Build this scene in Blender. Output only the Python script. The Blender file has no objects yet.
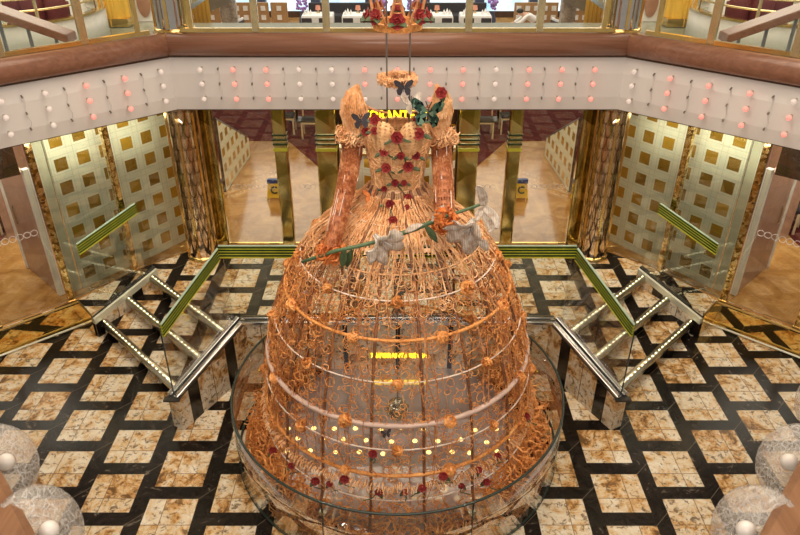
import bpy, math, random
from math import sin, cos, pi, radians, tan, atan2, hypot
from mathutils import Vector
random.seed(7)
S = 0.8            # one drawing unit = 0.8 m
sc = bpy.context.scene
col = sc.collection

# ------------------------------------------------------------------ camera
F = 690.0; PITCH = radians(30.7); H = 8.2; CX = 397.5
cam_d = bpy.data.cameras.new('camera'); cam = bpy.data.objects.new('camera', cam_d); col.objects.link(cam)
cam_d.sensor_width = 36; cam_d.lens = F/800*36; cam_d.shift_x = 2.5/800
cam_d.clip_start = 0.05; cam_d.clip_end = 200
cam.location = (0, 0, H*S); cam.rotation_euler = (pi/2-PITCH, 0, 0)
sc.camera = cam

def at(px, py, Y):                      # point of the photo at a known distance Y
    u = (px-CX)/F; v = (267.5-py)/F
    d = (u, cos(PITCH)+v*sin(PITCH), -sin(PITCH)+v*cos(PITCH)); t = Y/d[1]
    return (d[0]*t, Y, H+d[2]*t)
def fl(px, py, z):                      # point of the photo at a known height z
    u = (px-CX)/F; v = (267.5-py)/F
    d = (u, cos(PITCH)+v*sin(PITCH), -sin(PITCH)+v*cos(PITCH)); t = (z-H)/d[2]
    return (d[0]*t, d[1]*t, z)

# ------------------------------------------------------------------ world, lights, exposure
w = bpy.data.worlds.new('world'); sc.world = w; w.use_nodes = True
bg = w.node_tree.nodes['Background']; bg.inputs[0].default_value = (1.0, 0.86, 0.68, 1); bg.inputs[1].default_value = 0.32
sc.view_settings.view_transform = 'Standard'; sc.view_settings.look = 'None'
sc.view_settings.gamma = 1; sc.view_settings.use_curve_mapping = False
sc.view_settings.exposure = 0.30
def area(name, loc, sx, sy, power, color=(1, .86, .68), rot=(0, 0, 0)):
    d = bpy.data.lights.new(name, 'AREA'); d.shape = 'RECTANGLE'; d.size = sx*S; d.size_y = sy*S
    d.energy = power; d.color = color
    o = bpy.data.objects.new(name, d); o.location = [c*S for c in loc]; o.rotation_euler = rot; col.objects.link(o)
    return o
def spot(name, loc, target, power, angle=50, color=(1, .84, .62), rad=.12):
    d = bpy.data.lights.new(name, 'SPOT'); d.energy = power; d.spot_size = radians(angle); d.spot_blend = .6
    d.color = color; d.shadow_soft_size = rad
    o = bpy.data.objects.new(name, d); o.location = [c*S for c in loc]
    o.rotation_euler = (Vector(target)-Vector(loc)).to_track_quat('-Z', 'Y').to_euler(); col.objects.link(o)
area('atrium_light', (0, 8, 12.4), 9, 9, 430)
area('fascia_fill', (0, -1.5, 9.2), 9, 1.5, 190, (1, .9, .82), (radians(78), 0, 0))  # added fill behind the camera, brightens the fascia
area('corridor_light', (0, 17.3, 3.85), 12, 5, 150, (1, .8, .5))
for sx in (-1, 1):
    area('shop_light', (sx*8.2, 13.2, 3.85), 4, 3, 80, (1, .90, .78), (0, 0, sx*pi/4))
    area('gallery_light', (sx*8.5, 17, 8.6), 5, 5, 170)
for sx in (-1, 1):
    area('wall_fill', (sx*5.35, 12.15, 3.9), 2.8, .8, 30, (1, .92, .72), (radians(38), 0, sx*-radians(48)))  # added fill under the soffit, brightens the gold-squared wall
area('dining_light', (0, 33, 8.5), 22, 10, 900, (1, .9, .78))
for sx in (-1, 1):
    spot('ceiling_spot', (sx*5.5, 4.5, 12), (sx*.6, 8.4, 3.5), 560, 40)
    spot('ceiling_spot', (sx*2.6, 9.8, 12), (sx*5.2, 8.4, 0), 260, 55)
spot('ceiling_spot', (0, 14, 12), (0, 8.2, 2), 400, 45)

# ------------------------------------------------------------------ node materials
class NT:
    def __init__(s, name):
        s.m = bpy.data.materials.new(name); s.m.use_nodes = True; s.t = s.m.node_tree
        s.b = s.t.nodes['Principled BSDF']; s.out = s.t.nodes['Material Output']
    def n(s, typ, **kw):
        x = s.t.nodes.new(typ)
        for k, v in kw.items(): setattr(x, k, v)
        return x
    def put(s, sock, v):
        if hasattr(v, 'is_output'): s.t.links.new(v, sock)
        elif isinstance(v, (tuple, list)) and len(v) == 3 and sock.type == 'RGBA': sock.default_value = (*v, 1)
        else: sock.default_value = v
    def math(s, op, a, b=0.0, c=None):
        x = s.n('ShaderNodeMath', operation=op); s.put(x.inputs[0], a); s.put(x.inputs[1], b)
        if c is not None: s.put(x.inputs[2], c)
        return x.outputs[0]
    def mix(s, f, a, b):
        x = s.n('ShaderNodeMix', data_type='RGBA'); s.put(x.inputs[0], f); s.put(x.inputs[6], a); s.put(x.inputs[7], b)
        return x.outputs[2]
    def obj_xyz(s):
        tc = s.n('ShaderNodeTexCoord'); mp = s.n('ShaderNodeMapping'); mp.inputs['Scale'].default_value = (1/S,)*3
        s.t.links.new(tc.outputs['Object'], mp.inputs[0])
        sp = s.n('ShaderNodeSeparateXYZ'); s.t.links.new(mp.outputs[0], sp.inputs[0])
        return mp.outputs[0], sp.outputs[0], sp.outputs[1], sp.outputs[2]
    def uv(s):
        tc = s.n('ShaderNodeTexCoord'); sp = s.n('ShaderNodeSeparateXYZ'); s.t.links.new(tc.outputs['UV'], sp.inputs[0])
        return sp.outputs[0], sp.outputs[1]
    def noise(s, vec, scale, detail=3, rough=.55, dist=0):
        x = s.n('ShaderNodeTexNoise'); s.t.links.new(vec, x.inputs['Vector'])
        x.inputs['Scale'].default_value = scale; x.inputs['Detail'].default_value = detail
        x.inputs['Roughness'].default_value = rough; x.inputs['Distortion'].default_value = dist
        return x.outputs[0]
    def ramp(s, f, stops):
        x = s.n('ShaderNodeValToRGB'); s.t.links.new(f, x.inputs[0]); e = x.color_ramp.elements
        while len(e) < len(stops): e.new(.5)
        for k, (p, c) in enumerate(stops):
            e[k].position = p; e[k].color = (*c, 1) if len(c) == 3 else c
        return x.outputs[0]
    def step(s, a, lo, hi):                # 1 where lo<a<hi
        return s.math('MULTIPLY', s.math('GREATER_THAN', a, lo), s.math('LESS_THAN', a, hi))
    def white(s, a, b):
        c = s.n('ShaderNodeCombineXYZ'); s.put(c.inputs[0], a); s.put(c.inputs[1], b)
        x = s.n('ShaderNodeTexWhiteNoise', noise_dimensions='2D'); s.t.links.new(c.outputs[0], x.inputs['Vector'])
        return x.outputs[0]
    def bump(s, h, strength=.3, dist=.02):
        x = s.n('ShaderNodeBump'); x.inputs['Strength'].default_value = strength; x.inputs['Distance'].default_value = dist
        s.t.links.new(h, x.inputs['Height']); s.t.links.new(x.outputs[0], s.b.inputs['Normal'])
    def fin(s, color=None, rough=.5, metal=0.0, spec=None):
        if color is not None: s.put(s.b.inputs['Base Color'], color)
        s.put(s.b.inputs['Roughness'], rough); s.put(s.b.inputs['Metallic'], metal)
        if spec is not None: s.put(s.b.inputs['Specular IOR Level'], spec)
        return s.m

def plain(name, c, rough=.5, metal=0.0, var=.12, scale=6, bump=0):
    t = NT(name); v, x, y, z = t.obj_xyz(); f = t.noise(v, scale)
    d = tuple(k*(1-var) for k in c); u = tuple(min(1, k*(1+var)) for k in c)
    cc = t.ramp(f, [(.3, d), (.7, u)])
    if bump: t.bump(f, bump)
    return t.fin(cc, rough, metal)
def glow(name, c, strength, base=None):
    t = NT(name); t.put(t.b.inputs['Emission Color'], c); t.b.inputs['Emission Strength'].default_value = strength
    return t.fin(base or c, .25)
def thin_glass(name, tint, refl=1.0, ior=1.45, add=0.0, rough=.01):
    t = NT(name); t.t.nodes.remove(t.b)
    tr = t.n('ShaderNodeBsdfTransparent'); tr.inputs[0].default_value = (*tint, 1)
    gl = t.n('ShaderNodeBsdfGlossy'); gl.inputs[0].default_value = (1, 1, 1, 1); gl.inputs['Roughness'].default_value = rough
    fr = t.n('ShaderNodeFresnel'); fr.inputs[0].default_value = ior
    f = t.math('ADD', t.math('MULTIPLY', fr.outputs[0], refl), add)
    mx = t.n('ShaderNodeMixShader'); t.t.links.new(f, mx.inputs[0]); t.t.links.new(tr.outputs[0], mx.inputs[1]); t.t.links.new(gl.outputs[0], mx.inputs[2])
    t.t.links.new(mx.outputs[0], t.out.inputs[0]); return t.m

def marble_light(t, v, r):
    a = t.noise(v, 3.2, 5, .62, 1.2)
    v2 = t.n('ShaderNodeVectorMath', operation='ADD'); t.t.links.new(v, v2.inputs[0])
    cx = t.n('ShaderNodeCombineXYZ'); t.put(cx.inputs[0], t.math('MULTIPLY', r, 37.0)); t.put(cx.inputs[1], t.math('MULTIPLY', r, 91.0))
    t.t.links.new(cx.outputs[0], v2.inputs[1])
    a = t.noise(v2.outputs[0], 3.6, 8, .74, .5)
    c = t.ramp(t.math('ADD', a, t.math('MULTIPLY', t.math('SUBTRACT', r, .5), .14)),
               [(.35, (.14, .075, .03)), (.41, (.48, .25, .08)), (.47, (.62, .44, .24)), (.53, (.66, .55, .40)), (.64, (.74, .68, .57))])
    b = t.noise(v2.outputs[0], 10, 6, .75, .6)
    return t.mix(t.ramp(b, [(.53, (0, 0, 0)), (.60, (.85, .85, .85))]), c, (.12, .07, .035))
def marble_dark(t, v):
    a = t.noise(v, 2.2, 5, .7, 2.5)
    c = t.ramp(a, [(.40, (.006, .005, .004)), (.62, (.018, .012, .009)), (.69, (.17, .14, .11)), (.715, (.03, .02, .015))])
    return c

def floor_mat():
    t = NT('marble_tile_floor'); v, x, y, z = t.obj_xyz()
    PX, PY = .952, .958
    cx = t.math('DIVIDE', t.math('ADD', x, 3.68+PX*20), PX); k = t.math('FLOOR', cx); u = t.math('SUBTRACT', cx, k)
    odd = t.math('MODULO', k, 2.0)
    cy = t.math('ADD', t.math('DIVIDE', t.math('ADD', y, -7.30+PY*40), PY), t.math('MULTIPLY', odd, .5))
    j = t.math('FLOOR', cy); q = t.math('SUBTRACT', cy, j)
    U, Q = .755, .755
    light = t.math('MULTIPLY', t.math('LESS_THAN', u, U), t.math('LESS_THAN', q, Q))
    right = t.math('GREATER_THAN', x, 0.0)
    sx = t.math('ADD', .27, t.math('MULTIPLY', right, U-.54))
    subx = t.math('GREATER_THAN', u, sx); suby = t.math('GREATER_THAN', q, .27)
    rid = t.white(t.math('ADD', t.math('MULTIPLY', k, 2.0), subx), t.math('ADD', t.math('MULTIPLY', j, 2.0), suby))
    lc = marble_light(t, v, rid); dc = marble_dark(t, v)
    jl = t.math('MINIMUM', t.math('ABSOLUTE', t.math('SUBTRACT', u, sx)), t.math('ABSOLUTE', t.math('SUBTRACT', q, .27)))
    jl = t.math('LESS_THAN', jl, .007)
    lc = t.mix(t.math('MULTIPLY', jl, .8), lc, (.16, .10, .06))
    e = t.math('MINIMUM', t.math('ABSOLUTE', t.math('SUBTRACT', q, Q)), t.math('ABSOLUTE', t.math('SUBTRACT', u, U)))
    dg = t.math('ABSOLUTE', t.math('SUBTRACT', t.math('SUBTRACT', u, U), t.math('SUBTRACT', q, Q)))
    jd = t.math('MULTIPLY', t.math('LESS_THAN', dg, .006), t.math('MULTIPLY', t.math('GREATER_THAN', u, U), t.math('GREATER_THAN', q, Q)))
    dc = t.mix(t.math('MULTIPLY', jd, .6), dc, (.22, .17, .12))
    c = t.mix(light, dc, lc)
    return t.fin(c, t.math('ADD', .16, t.math('MULTIPLY', t.noise(v, 5), .12)), 0, .2)
def wall_marble_mat(name='marble_cladding', cut=.74):
    t = NT(name); v, x, y, z = t.obj_xyz(); u, vv = t.uv()
    k = t.math('FLOOR', t.math('DIVIDE', u, .95)); f = t.math('SUBTRACT', t.math('DIVIDE', u, .95), k)
    lc = marble_light(t, v, t.white(k, t.math('FLOOR', t.math('MULTIPLY', vv, 2.5)))); dc = marble_dark(t, v)
    light = t.math('LESS_THAN', f, cut)
    jl = t.math('LESS_THAN', t.math('ABSOLUTE', t.math('SUBTRACT', f, .37)), .008)
    lc = t.mix(jl, lc, (.14, .09, .05))
    return t.fin(t.mix(light, dc, lc), .2)
def tan_marble_mat():
    t = NT('tan_marble'); v, x, y, z = t.obj_xyz()
    a = t.noise(v, 1.3, 6, .65, 1.2)
    c = t.ramp(a, [(.3, (.30, .135, .035)), (.5, (.47, .24, .072)), (.7, (.62, .37, .14))])
    fx = t.math('FRACT', t.math('ADD', t.math('DIVIDE', x, .95), .135)); fy = t.math('FRACT', t.math('DIVIDE', y, .95))
    j = t.math('LESS_THAN', t.math('MINIMUM', fx, fy), .012)
    c = t.mix(t.math('MULTIPLY', j, .35), c, (.25, .14, .06))
    return t.fin(c, .13, 0, .6)
def square_wall_mat(name, pitch=.5, sq=.27):
    t = NT(name); u, v = t.uv(); ov, x, y, z = t.obj_xyz()
    fu = t.math('FRACT', t.math('DIVIDE', u, pitch)); fv = t.math('FRACT', t.math('DIVIDE', v, pitch))
    a = sq/pitch/2
    m = t.math('MULTIPLY', t.step(fu, .5-a, .5+a), t.step(fv, .5-a, .5+a))
    h = .5-a
    def line(f): return t.math('MAXIMUM', t.math('LESS_THAN', t.math('ABSOLUTE', t.math('SUBTRACT', f, h*.5+.01)), .012), t.math('LESS_THAN', t.math('ABSOLUTE', t.math('SUBTRACT', f, .5+a+h*.45)), .012))
    ln = t.math('MAXIMUM', line(fu), line(fv))
    r = t.white(t.math('FLOOR', t.math('DIVIDE', u, pitch)), t.math('FLOOR', t.math('DIVIDE', v, pitch)))
    gold = t.mix(r, (.30, .17, .02), (.62, .36, .04))
    white = t.mix(t.math('MULTIPLY', ln, .5), (.74, .75, .66), (.42, .41, .34))
    return t.fin(t.mix(m, white, gold), t.math('SUBTRACT', .45, t.math('MULTIPLY', m, .2)), t.math('MULTIPLY', m, .35))
def mosaic_mat(name, c1, c2, c3, scale, rough=.18):
    t = NT(name); v, x, y, z = t.obj_xyz()
    vo = t.n('ShaderNodeTexVoronoi'); t.t.links.new(v, vo.inputs['Vector']); vo.inputs['Scale'].default_value = scale
    r = t.n('ShaderNodeSeparateColor'); t.t.links.new(vo.outputs['Color'], r.inputs[0])
    c = t.ramp(r.outputs[0], [(.1, c3), (.45, c1), (.9, c2)])
    x2 = t.n('ShaderNodeBump'); x2.inputs['Strength'].default_value = .10; x2.inputs['Distance'].default_value = .01
    t.t.links.new(r.outputs[1], x2.inputs['Height']); t.t.links.new(x2.outputs[0], t.b.inputs['Normal'])
    return t.fin(c, rough, 1.0)
def pillar_mat():
    t = NT('scaled_chrome'); u, v = t.uv()
    k = t.math('FLOOR', t.math('DIVIDE', v, .26))
    fu = t.math('FRACT', t.math('ADD', t.math('DIVIDE', u, .17), t.math('MULTIPLY', t.math('MODULO', k, 2.0), .5)))
    fv = t.math('FRACT', t.math('DIVIDE', v, .26))
    d = t.math('ADD', t.math('POWER', t.math('MULTIPLY', t.math('SUBTRACT', fu, .5), 2.0), 2.0), t.math('POWER', t.math('SUBTRACT', 1.0, fv), 2.0))
    c = t.ramp(d, [(.0, (.92, .76, .60)), (.72, (.66, .50, .36)), (.84, (.07, .04, .025)), (1.0, (.60, .46, .32))])
    return t.fin(c, .1, 1.0)
def wood_mat(name, c1, c2, rough=.3, axis=0):
    t = NT(name); tc = t.n('ShaderNodeTexCoord'); mp = t.n('ShaderNodeMapping')
    s = [14, 14, 14]; s[axis] = .8; mp.inputs['Scale'].default_value = s
    t.t.links.new(tc.outputs['Object'], mp.inputs[0]); a = t.noise(mp.outputs[0], 1.2, 5, .6, .6)
    return t.fin(t.ramp(a, [(.3, c1), (.7, c2)]), rough)
def raffia_mat(name, c1, c2, c3):
    t = NT(name); v, x, y, z = t.obj_xyz(); a = t.noise(v, 4.5, 4, .7); b = t.noise(v, 34, 2, .5)
    f = t.math('ADD', t.math('MULTIPLY', a, .6), t.math('MULTIPLY', b, .4))
    return t.fin(t.ramp(f, [(.36, c1), (.5, c2), (.64, c3)]), .55)
def weave_mat(name, c1, c2, su, sv, cover):
    """open woven sheet: strands in two directions with gaps between them"""
    t = NT(name); u, v = t.uv(); ov, x, y, z = t.obj_xyz()
    wob = t.math('MULTIPLY', t.math('SUBTRACT', t.noise(ov, 5, 3), .5), .9)
    wob2 = t.math('MULTIPLY', t.math('SUBTRACT', t.noise(ov, 3, 3), .5), 1.6)
    a = t.math('ABSOLUTE', t.math('SUBTRACT', t.math('FRACT', t.math('ADD', t.math('MULTIPLY', u, su), wob2)), .5))
    b = t.math('ABSOLUTE', t.math('SUBTRACT', t.math('FRACT', t.math('ADD', t.math('MULTIPLY', v, sv), wob)), .5))
    m = t.math('LESS_THAN', t.math('MINIMUM', a, b), cover*.5)
    n = t.noise(ov, 16, 3, .6)
    t.put(t.b.inputs['Alpha'], m); t.bump(t.math('MINIMUM', a, b), .4, .02)
    return t.fin(t.ramp(n, [(.3, c1), (.7, c2)]), .6)
def fluted_mat():
    t = NT('yellow_fluted'); v, x, y, z = t.obj_xyz()
    f = t.math('ABSOLUTE', t.math('SUBTRACT', t.math('FRACT', t.math('MULTIPLY', x, 7.0)), .5)); t.bump(f, .8, .05)
    return t.fin((.86, .52, .07), .45)
def crackle_mat():
    t = NT('crackle_glass'); v, x, y, z = t.obj_xyz(); t.t.nodes.remove(t.b)
    vo = t.n('ShaderNodeTexVoronoi', feature='DISTANCE_TO_EDGE'); t.t.links.new(v, vo.inputs['Vector']); vo.inputs['Scale'].default_value = 22
    ns = t.noise(v, 30, 4, .7)
    e = t.ramp(vo.outputs[0], [(.0, (1, 1, 1)), (.05, (.1, .1, .1)), (.1, (0, 0, 0))])
    bp = t.n('ShaderNodeBump'); bp.inputs['Strength'].default_value = .9; bp.inputs['Distance'].default_value = .02; t.t.links.new(ns, bp.inputs['Height'])
    tr = t.n('ShaderNodeBsdfTransparent'); tr.inputs[0].default_value = (.90, .87, .84, 1)
    df = t.n('ShaderNodeBsdfDiffuse'); df.inputs[0].default_value = (.85, .83, .80, 1)
    gl = t.n('ShaderNodeBsdfGlossy'); gl.inputs[0].default_value = (1, 1, 1, 1); gl.inputs['Roughness'].default_value = .12; t.t.links.new(bp.outputs[0], gl.inputs['Normal'])
    m1 = t.n('ShaderNodeMixShader'); t.put(m1.inputs[0], t.math('ADD', .11, t.math('MULTIPLY', e, .45))); t.t.links.new(tr.outputs[0], m1.inputs[1]); t.t.links.new(df.outputs[0], m1.inputs[2])
    m2 = t.n('ShaderNodeMixShader'); t.put(m2.inputs[0], t.math('ADD', .03, t.math('MULTIPLY', ns, .3))); t.t.links.new(m1.outputs[0], m2.inputs[1]); t.t.links.new(gl.outputs[0], m2.inputs[2])
    t.t.links.new(m2.outputs[0], t.out.inputs[0]); return t.m
def gauze_mat():
    t = NT('white_gauze'); v, x, y, z = t.obj_xyz(); a = t.noise(v, 14, 3, .6)
    wv = t.n('ShaderNodeTexWave'); t.t.links.new(v, wv.inputs['Vector']); wv.inputs['Scale'].default_value = 16; wv.inputs['Distortion'].default_value = 2
    t.put(t.b.inputs['Alpha'], t.math('ADD', .55, t.math('MULTIPLY', wv.outputs[1], .4)))
    return t.fin(t.ramp(a, [(.32, (.38, .27, .20)), (.68, (.80, .74, .68))]), .6)
def sky_pane_mat():
    t = NT('daylit_window'); v, x, y, z = t.obj_xyz(); a = t.noise(v, .9, 3, .6)
    c = t.ramp(a, [(.3, (.25, .52, .86)), (.5, (.66, .86, 1)), (.65, (1, 1, 1))])
    t.put(t.b.inputs['Emission Color'], c); t.b.inputs['Emission Strength'].default_value = 1.1
    return t.fin((.3, .4, .5), .1)
def fascia_mat():
    t = NT('white_lacquer_panel'); v, x, y, z = t.obj_xyz(); a = t.noise(v, .9, 2)
    return t.fin(t.ramp(a, [(.3, (.77, .74, .74)), (.7, (.84, .81, .80))]), .28, 0, .5)
def carpet_mat():
    t = NT('maroon_carpet'); v, x, y, z = t.obj_xyz()
    f = t.math('LESS_THAN', t.math('FRACT', t.math('DIVIDE', t.math('ADD', x, y), .7)), .08); a = t.noise(v, 8)
    c = t.ramp(a, [(.3, (.075, .009, .009)), (.7, (.14, .018, .016))])
    return t.fin(t.mix(f, c, (.19, .03, .025)), .95, 0, .2)

M = dict(
    floor=floor_mat(), clad=wall_marble_mat(), clad2=wall_marble_mat('marble_cladding_back', .91), tan=tan_marble_mat(), squares=square_wall_mat('white_wall_gold_squares', .47, .25),
    lattice=square_wall_mat('white_panel_gold_squares', .42, .22), lattice2=square_wall_mat('brown_panel', .62, .3),
    gold=plain('polished_gold', (.78, .56, .22), .16, 1.0, .12, 3), brass=plain('pale_brass', (.78, .66, .40), .25, 1.0),
    mosaic=mosaic_mat('gold_mosaic', (.78, .52, .16), (1, .84, .48), (.30, .17, .04), 18),
    goldcol=mosaic_mat('gold_mirror_column', (.66, .55, .20), (.85, .78, .42), (.40, .32, .08), 2.6, .14),
    pillar=pillar_mat(), chrome=plain('chrome', (.60, .60, .62), .12, 1.0, .05), steel=plain('brushed_steel', (.56, .53, .42), .26, 1.0, .08),
    darkmetal=plain('dark_metal', (.06, .055, .05), .3, .8), black=plain('black_rubber', (.012, .012, .012), .5),
    white=plain('white_paint', (.78, .76, .72), .4, 0, .05), fascia=fascia_mat(), gray=plain('grey_paint', (.22, .23, .25), .4),
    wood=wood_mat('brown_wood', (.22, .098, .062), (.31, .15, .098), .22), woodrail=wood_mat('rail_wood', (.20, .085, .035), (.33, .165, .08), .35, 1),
    darkwood=wood_mat('dark_wood', (.035, .015, .008), (.09, .04, .02), .35, 2), palewood=plain('pale_wood', (.70, .55, .36), .45),
    glass=thin_glass('clear_glass', (.97, .985, .97), .4), shopglass=thin_glass('shop_glass', (.95, .96, .92), .9, 1.45, .015),
    ringglass=thin_glass('ring_glass', (.94, .96, .955), .5, 1.45), edge=plain('dark_glass_edge', (.03, .045, .04), .15),
    greenglass=plain('green_laminate', (.56, .60, .04), .15, 0, .2, 5), greenline=plain('dark_green_line', (.012, .04, .012), .2),
    lime=plain('lime_strip', (.62, .60, .05), .25), greyedge=plain('bevelled_glass_edge', (.32, .42, .34), .12),
    led=glow('led_strip', (1, .93, .62), 1.6), bulbp=glow('pink_bulb', (1, .27, .21), .85, (.62, .24, .21)), bulbw=glow('white_bulb', (1, .78, .66), .42, (.45, .40, .37)),
    mirror=plain('grey_mirror', (.58, .52, .51), .05, .5, .05, 2), carpet=carpet_mat(), sign=glow('yellow_neon', (1, .72, .02), 2.2),
    yellow=plain('yellow_plastic', (.86, .55, .02), .35), blue=plain('blue_plastic', (.015, .05, .28), .35),
    raf=raffia_mat('orange_raffia', (.42, .13, .03), (.74, .30, .075), (.88, .47, .18)),
    rafd=raffia_mat('copper_raffia', (.28, .09, .03), (.50, .20, .075), (.68, .34, .15)),
    rafl=raffia_mat('straw_raffia', (.50, .22, .085), (.82, .45, .21), (.92, .64, .40)),
    cuff=raffia_mat('rust_raffia', (.34, .07, .012), (.60, .16, .03), (.74, .25, .06)),
    rose=raffia_mat('red_petal', (.11, .006, .010), (.27, .016, .020), (.42, .06, .05)), leaf=plain('leaf_green', (.055, .085, .035), .5, 0, .3, 20), stem=plain('stem_green', (.085, .15, .075), .5, 0, .2, 8),
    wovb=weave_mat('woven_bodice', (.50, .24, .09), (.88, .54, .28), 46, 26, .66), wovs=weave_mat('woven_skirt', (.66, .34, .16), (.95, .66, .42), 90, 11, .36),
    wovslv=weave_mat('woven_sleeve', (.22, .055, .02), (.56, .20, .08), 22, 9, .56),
    hoop=plain('pale_wire', (.84, .72, .64), .3), hoopg=plain('grey_lilac_tube', (.60, .44, .38), .35), gauze=gauze_mat(),
    bfly=plain('dark_wing', (.035, .03, .04), .4, 0, .3, 30), bflyg=mosaic_mat('green_wing', (.05, .11, .08), (.22, .34, .24), (.01, .01, .01), 24, .5),
    yflut=fluted_mat(), crackle=crackle_mat(), ball=plain('white_ball', (.85, .80, .76), .2), maroon=plain('maroon_fabric', (.11, .014, .02), .7),
    cloth=plain('white_cloth', (.80, .78, .76), .8, 0, .04), darkfab=plain('dark_fabric', (.03, .025, .03), .8), pink=plain('salmon_shade', (.72, .30, .20), .6),
    skypane=sky_pane_mat(), skin=plain('skin', (.58, .34, .23), .5, 0, .05), hair=plain('black_hair', (.015, .012, .01), .6), stone=raffia_mat('grey_bark_stone', (.16, .14, .12), (.38, .34, .31), (.60, .56, .52)),
    doorpink=plain('pinkish_door', (.42, .25, .18), .35), gallery=plain('pale_green_ledge', (.33, .36, .28), .12), lilac=plain('lilac_flower', (.36, .20, .55), .6), ceil=plain('cream_ceiling', (.70, .62, .50), .6),
    ribm=raffia_mat('brown_wire', (.09, .03, .012), (.20, .075, .03), (.42, .18, .07)), squares_plain=plain('pale_green_wall', (.56, .57, .48), .4, 0, .04), palesteel=plain('pale_steel', (.66, .66, .54), .25, .35, .06), rust=raffia_mat('rust_strand', (.20, .045, .015), (.46, .16, .06), (.78, .44, .24)), goldd=plain('dark_gold', (.46, .30, .09), .3, .9, .15, 3), bulbrefl=glow('reflected_bulb_glow', (1, .74, .24), 1.5), hookm=plain('bronze_hook', (.20, .16, .13), .4, .6), downl=glow('downlight', (1, .85, .6), 9), goldmir=plain('gold_mirror', (.74, .52, .18), .06, 1.0, .05), bluewin=plain('dark_mullion', (.05, .07, .14), .4), cable=plain('steel_cable', (.25, .23, .21), .3, .9), whitem=plain('matt_white', (.72, .71, .70), .5))

# ------------------------------------------------------------------ mesh builder
class MB:
    def __init__(s): s.v = []; s.f = []; s.uvs = None
    def add(s, vs, fs):
        b = len(s.v); s.v += [tuple(p) for p in vs]; s.f += [tuple(b+i for i in f) for f in fs]; return s
    def box(s, c, d, rz=0):
        x, y, z = c; a, b, h = d[0]/2, d[1]/2, d[2]/2; vs = []
        for k in (-h, h):
            for i, j in ((-a, -b), (a, -b), (a, b), (-a, b)):
                vs.append((x+i*cos(rz)-j*sin(rz), y+i*sin(rz)+j*cos(rz), z+k))
        return s.add(vs, [(3, 2, 1, 0), (4, 5, 6, 7), (0, 1, 5, 4), (1, 2, 6, 5), (2, 3, 7, 6), (3, 0, 4, 7)])
    def prism(s, poly, z0, z1):
        n = len(poly)
        A = sum(poly[i][0]*poly[(i+1) % n][1]-poly[(i+1) % n][0]*poly[i][1] for i in range(n))
        if A < 0: poly = poly[::-1]
        g0 = z0 if callable(z0) else (lambda x, y: z0); g1 = z1 if callable(z1) else (lambda x, y: z1)
        vs = [(x, y, g0(x, y)) for x, y in poly]+[(x, y, g1(x, y)) for x, y in poly]
        return s.add(vs, [tuple(range(n-1, -1, -1)), tuple(range(n, 2*n))]+[(i, (i+1) % n, n+(i+1) % n, n+i) for i in range(n)])
    def tube(s, pts, r, n=6, closed=False, cap=True):
        pts = [Vector(p) for p in pts]; m = len(pts); rings = []
        rr = r if isinstance(r, (list, tuple)) else [r]*m
        prev = None
        for i, p in enumerate(pts):
            if closed: d = pts[(i+1) % m]-pts[i-1]
            else: d = pts[min(i+1, m-1)]-pts[max(i-1, 0)]
            if d.length < 1e-9: d = Vector((0, 0, 1))
            d.normalize()
            if prev is None:
                a = Vector((0, 0, 1)) if abs(d.z) < .9 else Vector((1, 0, 0)); nx = d.cross(a).normalized()
            else:
                nx = prev-d*prev.dot(d)
                nx = nx.normalized() if nx.length > 1e-6 else d.orthogonal().normalized()
            prev = nx; ny = d.cross(nx)
            rings.append([p+(nx*cos(2*pi*k/n)+ny*sin(2*pi*k/n))*rr[i] for k in range(n)])
        vs = [q for g in rings for q in g]; fs = []
        for i in range(m if closed else m-1):
            j = (i+1) % m
            for k in range(n): fs.append((i*n+k, i*n+(k+1) % n, j*n+(k+1) % n, j*n+k))
        if not closed and cap: fs += [tuple(range(n-1, -1, -1)), tuple((m-1)*n+k for k in range(n))]
        return s.add(vs, fs)
    def lathe(s, prof, c=(0, 0), n=32, a0=0, a1=2*pi, cap=False, sy=1.0):
        full = abs(a1-a0-2*pi) < 1e-6; m = n if full else n+1; vs = []
        for r, z in prof:
            for k in range(m):
                a = a0+(a1-a0)*k/n; vs.append((c[0]+r*cos(a), c[1]+r*sin(a)*sy, z))
        fs = []
        for i in range(len(prof)-1):
            for k in range(n):
                k2 = (k+1) % m; fs.append((i*m+k, i*m+k2, (i+1)*m+k2, (i+1)*m+k))
        if cap and full: fs += [tuple(range(m-1, -1, -1)), tuple((len(prof)-1)*m+k for k in range(m))]
        return s.add(vs, fs)
    def ball(s, c, r, n=12, sq=(1, 1, 1)):
        k = max(6, n//2+2); vs = [(c[0], c[1], c[2]-r*sq[2])]
        for i in range(1, k):
            t = -pi/2+pi*i/k
            for j in range(n): a = 2*pi*j/n; vs.append((c[0]+r*sq[0]*cos(t)*cos(a), c[1]+r*sq[1]*cos(t)*sin(a), c[2]+r*sq[2]*sin(t)))
        vs.append((c[0], c[1], c[2]+r*sq[2])); fs = []
        for j in range(n): fs.append((0, 1+(j+1) % n, 1+j)); 
        for i in range(k-2):
            for j in range(n): a = 1+i*n; fs.append((a+j, a+(j+1) % n, a+n+(j+1) % n, a+n+j))
        e = len(vs)-1; a = 1+(k-2)*n
        for j in range(n): fs.append((a+j, a+(j+1) % n, e))
        return s.add(vs, fs)
    def grid(s, g):                              # g[i][j] points
        n, m = len(g), len(g[0])
        return s.add([p for r in g for p in r], [(i*m+j, i*m+j+1, (i+1)*m+j+1, (i+1)*m+j) for i in range(n-1) for j in range(m-1)])

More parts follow.
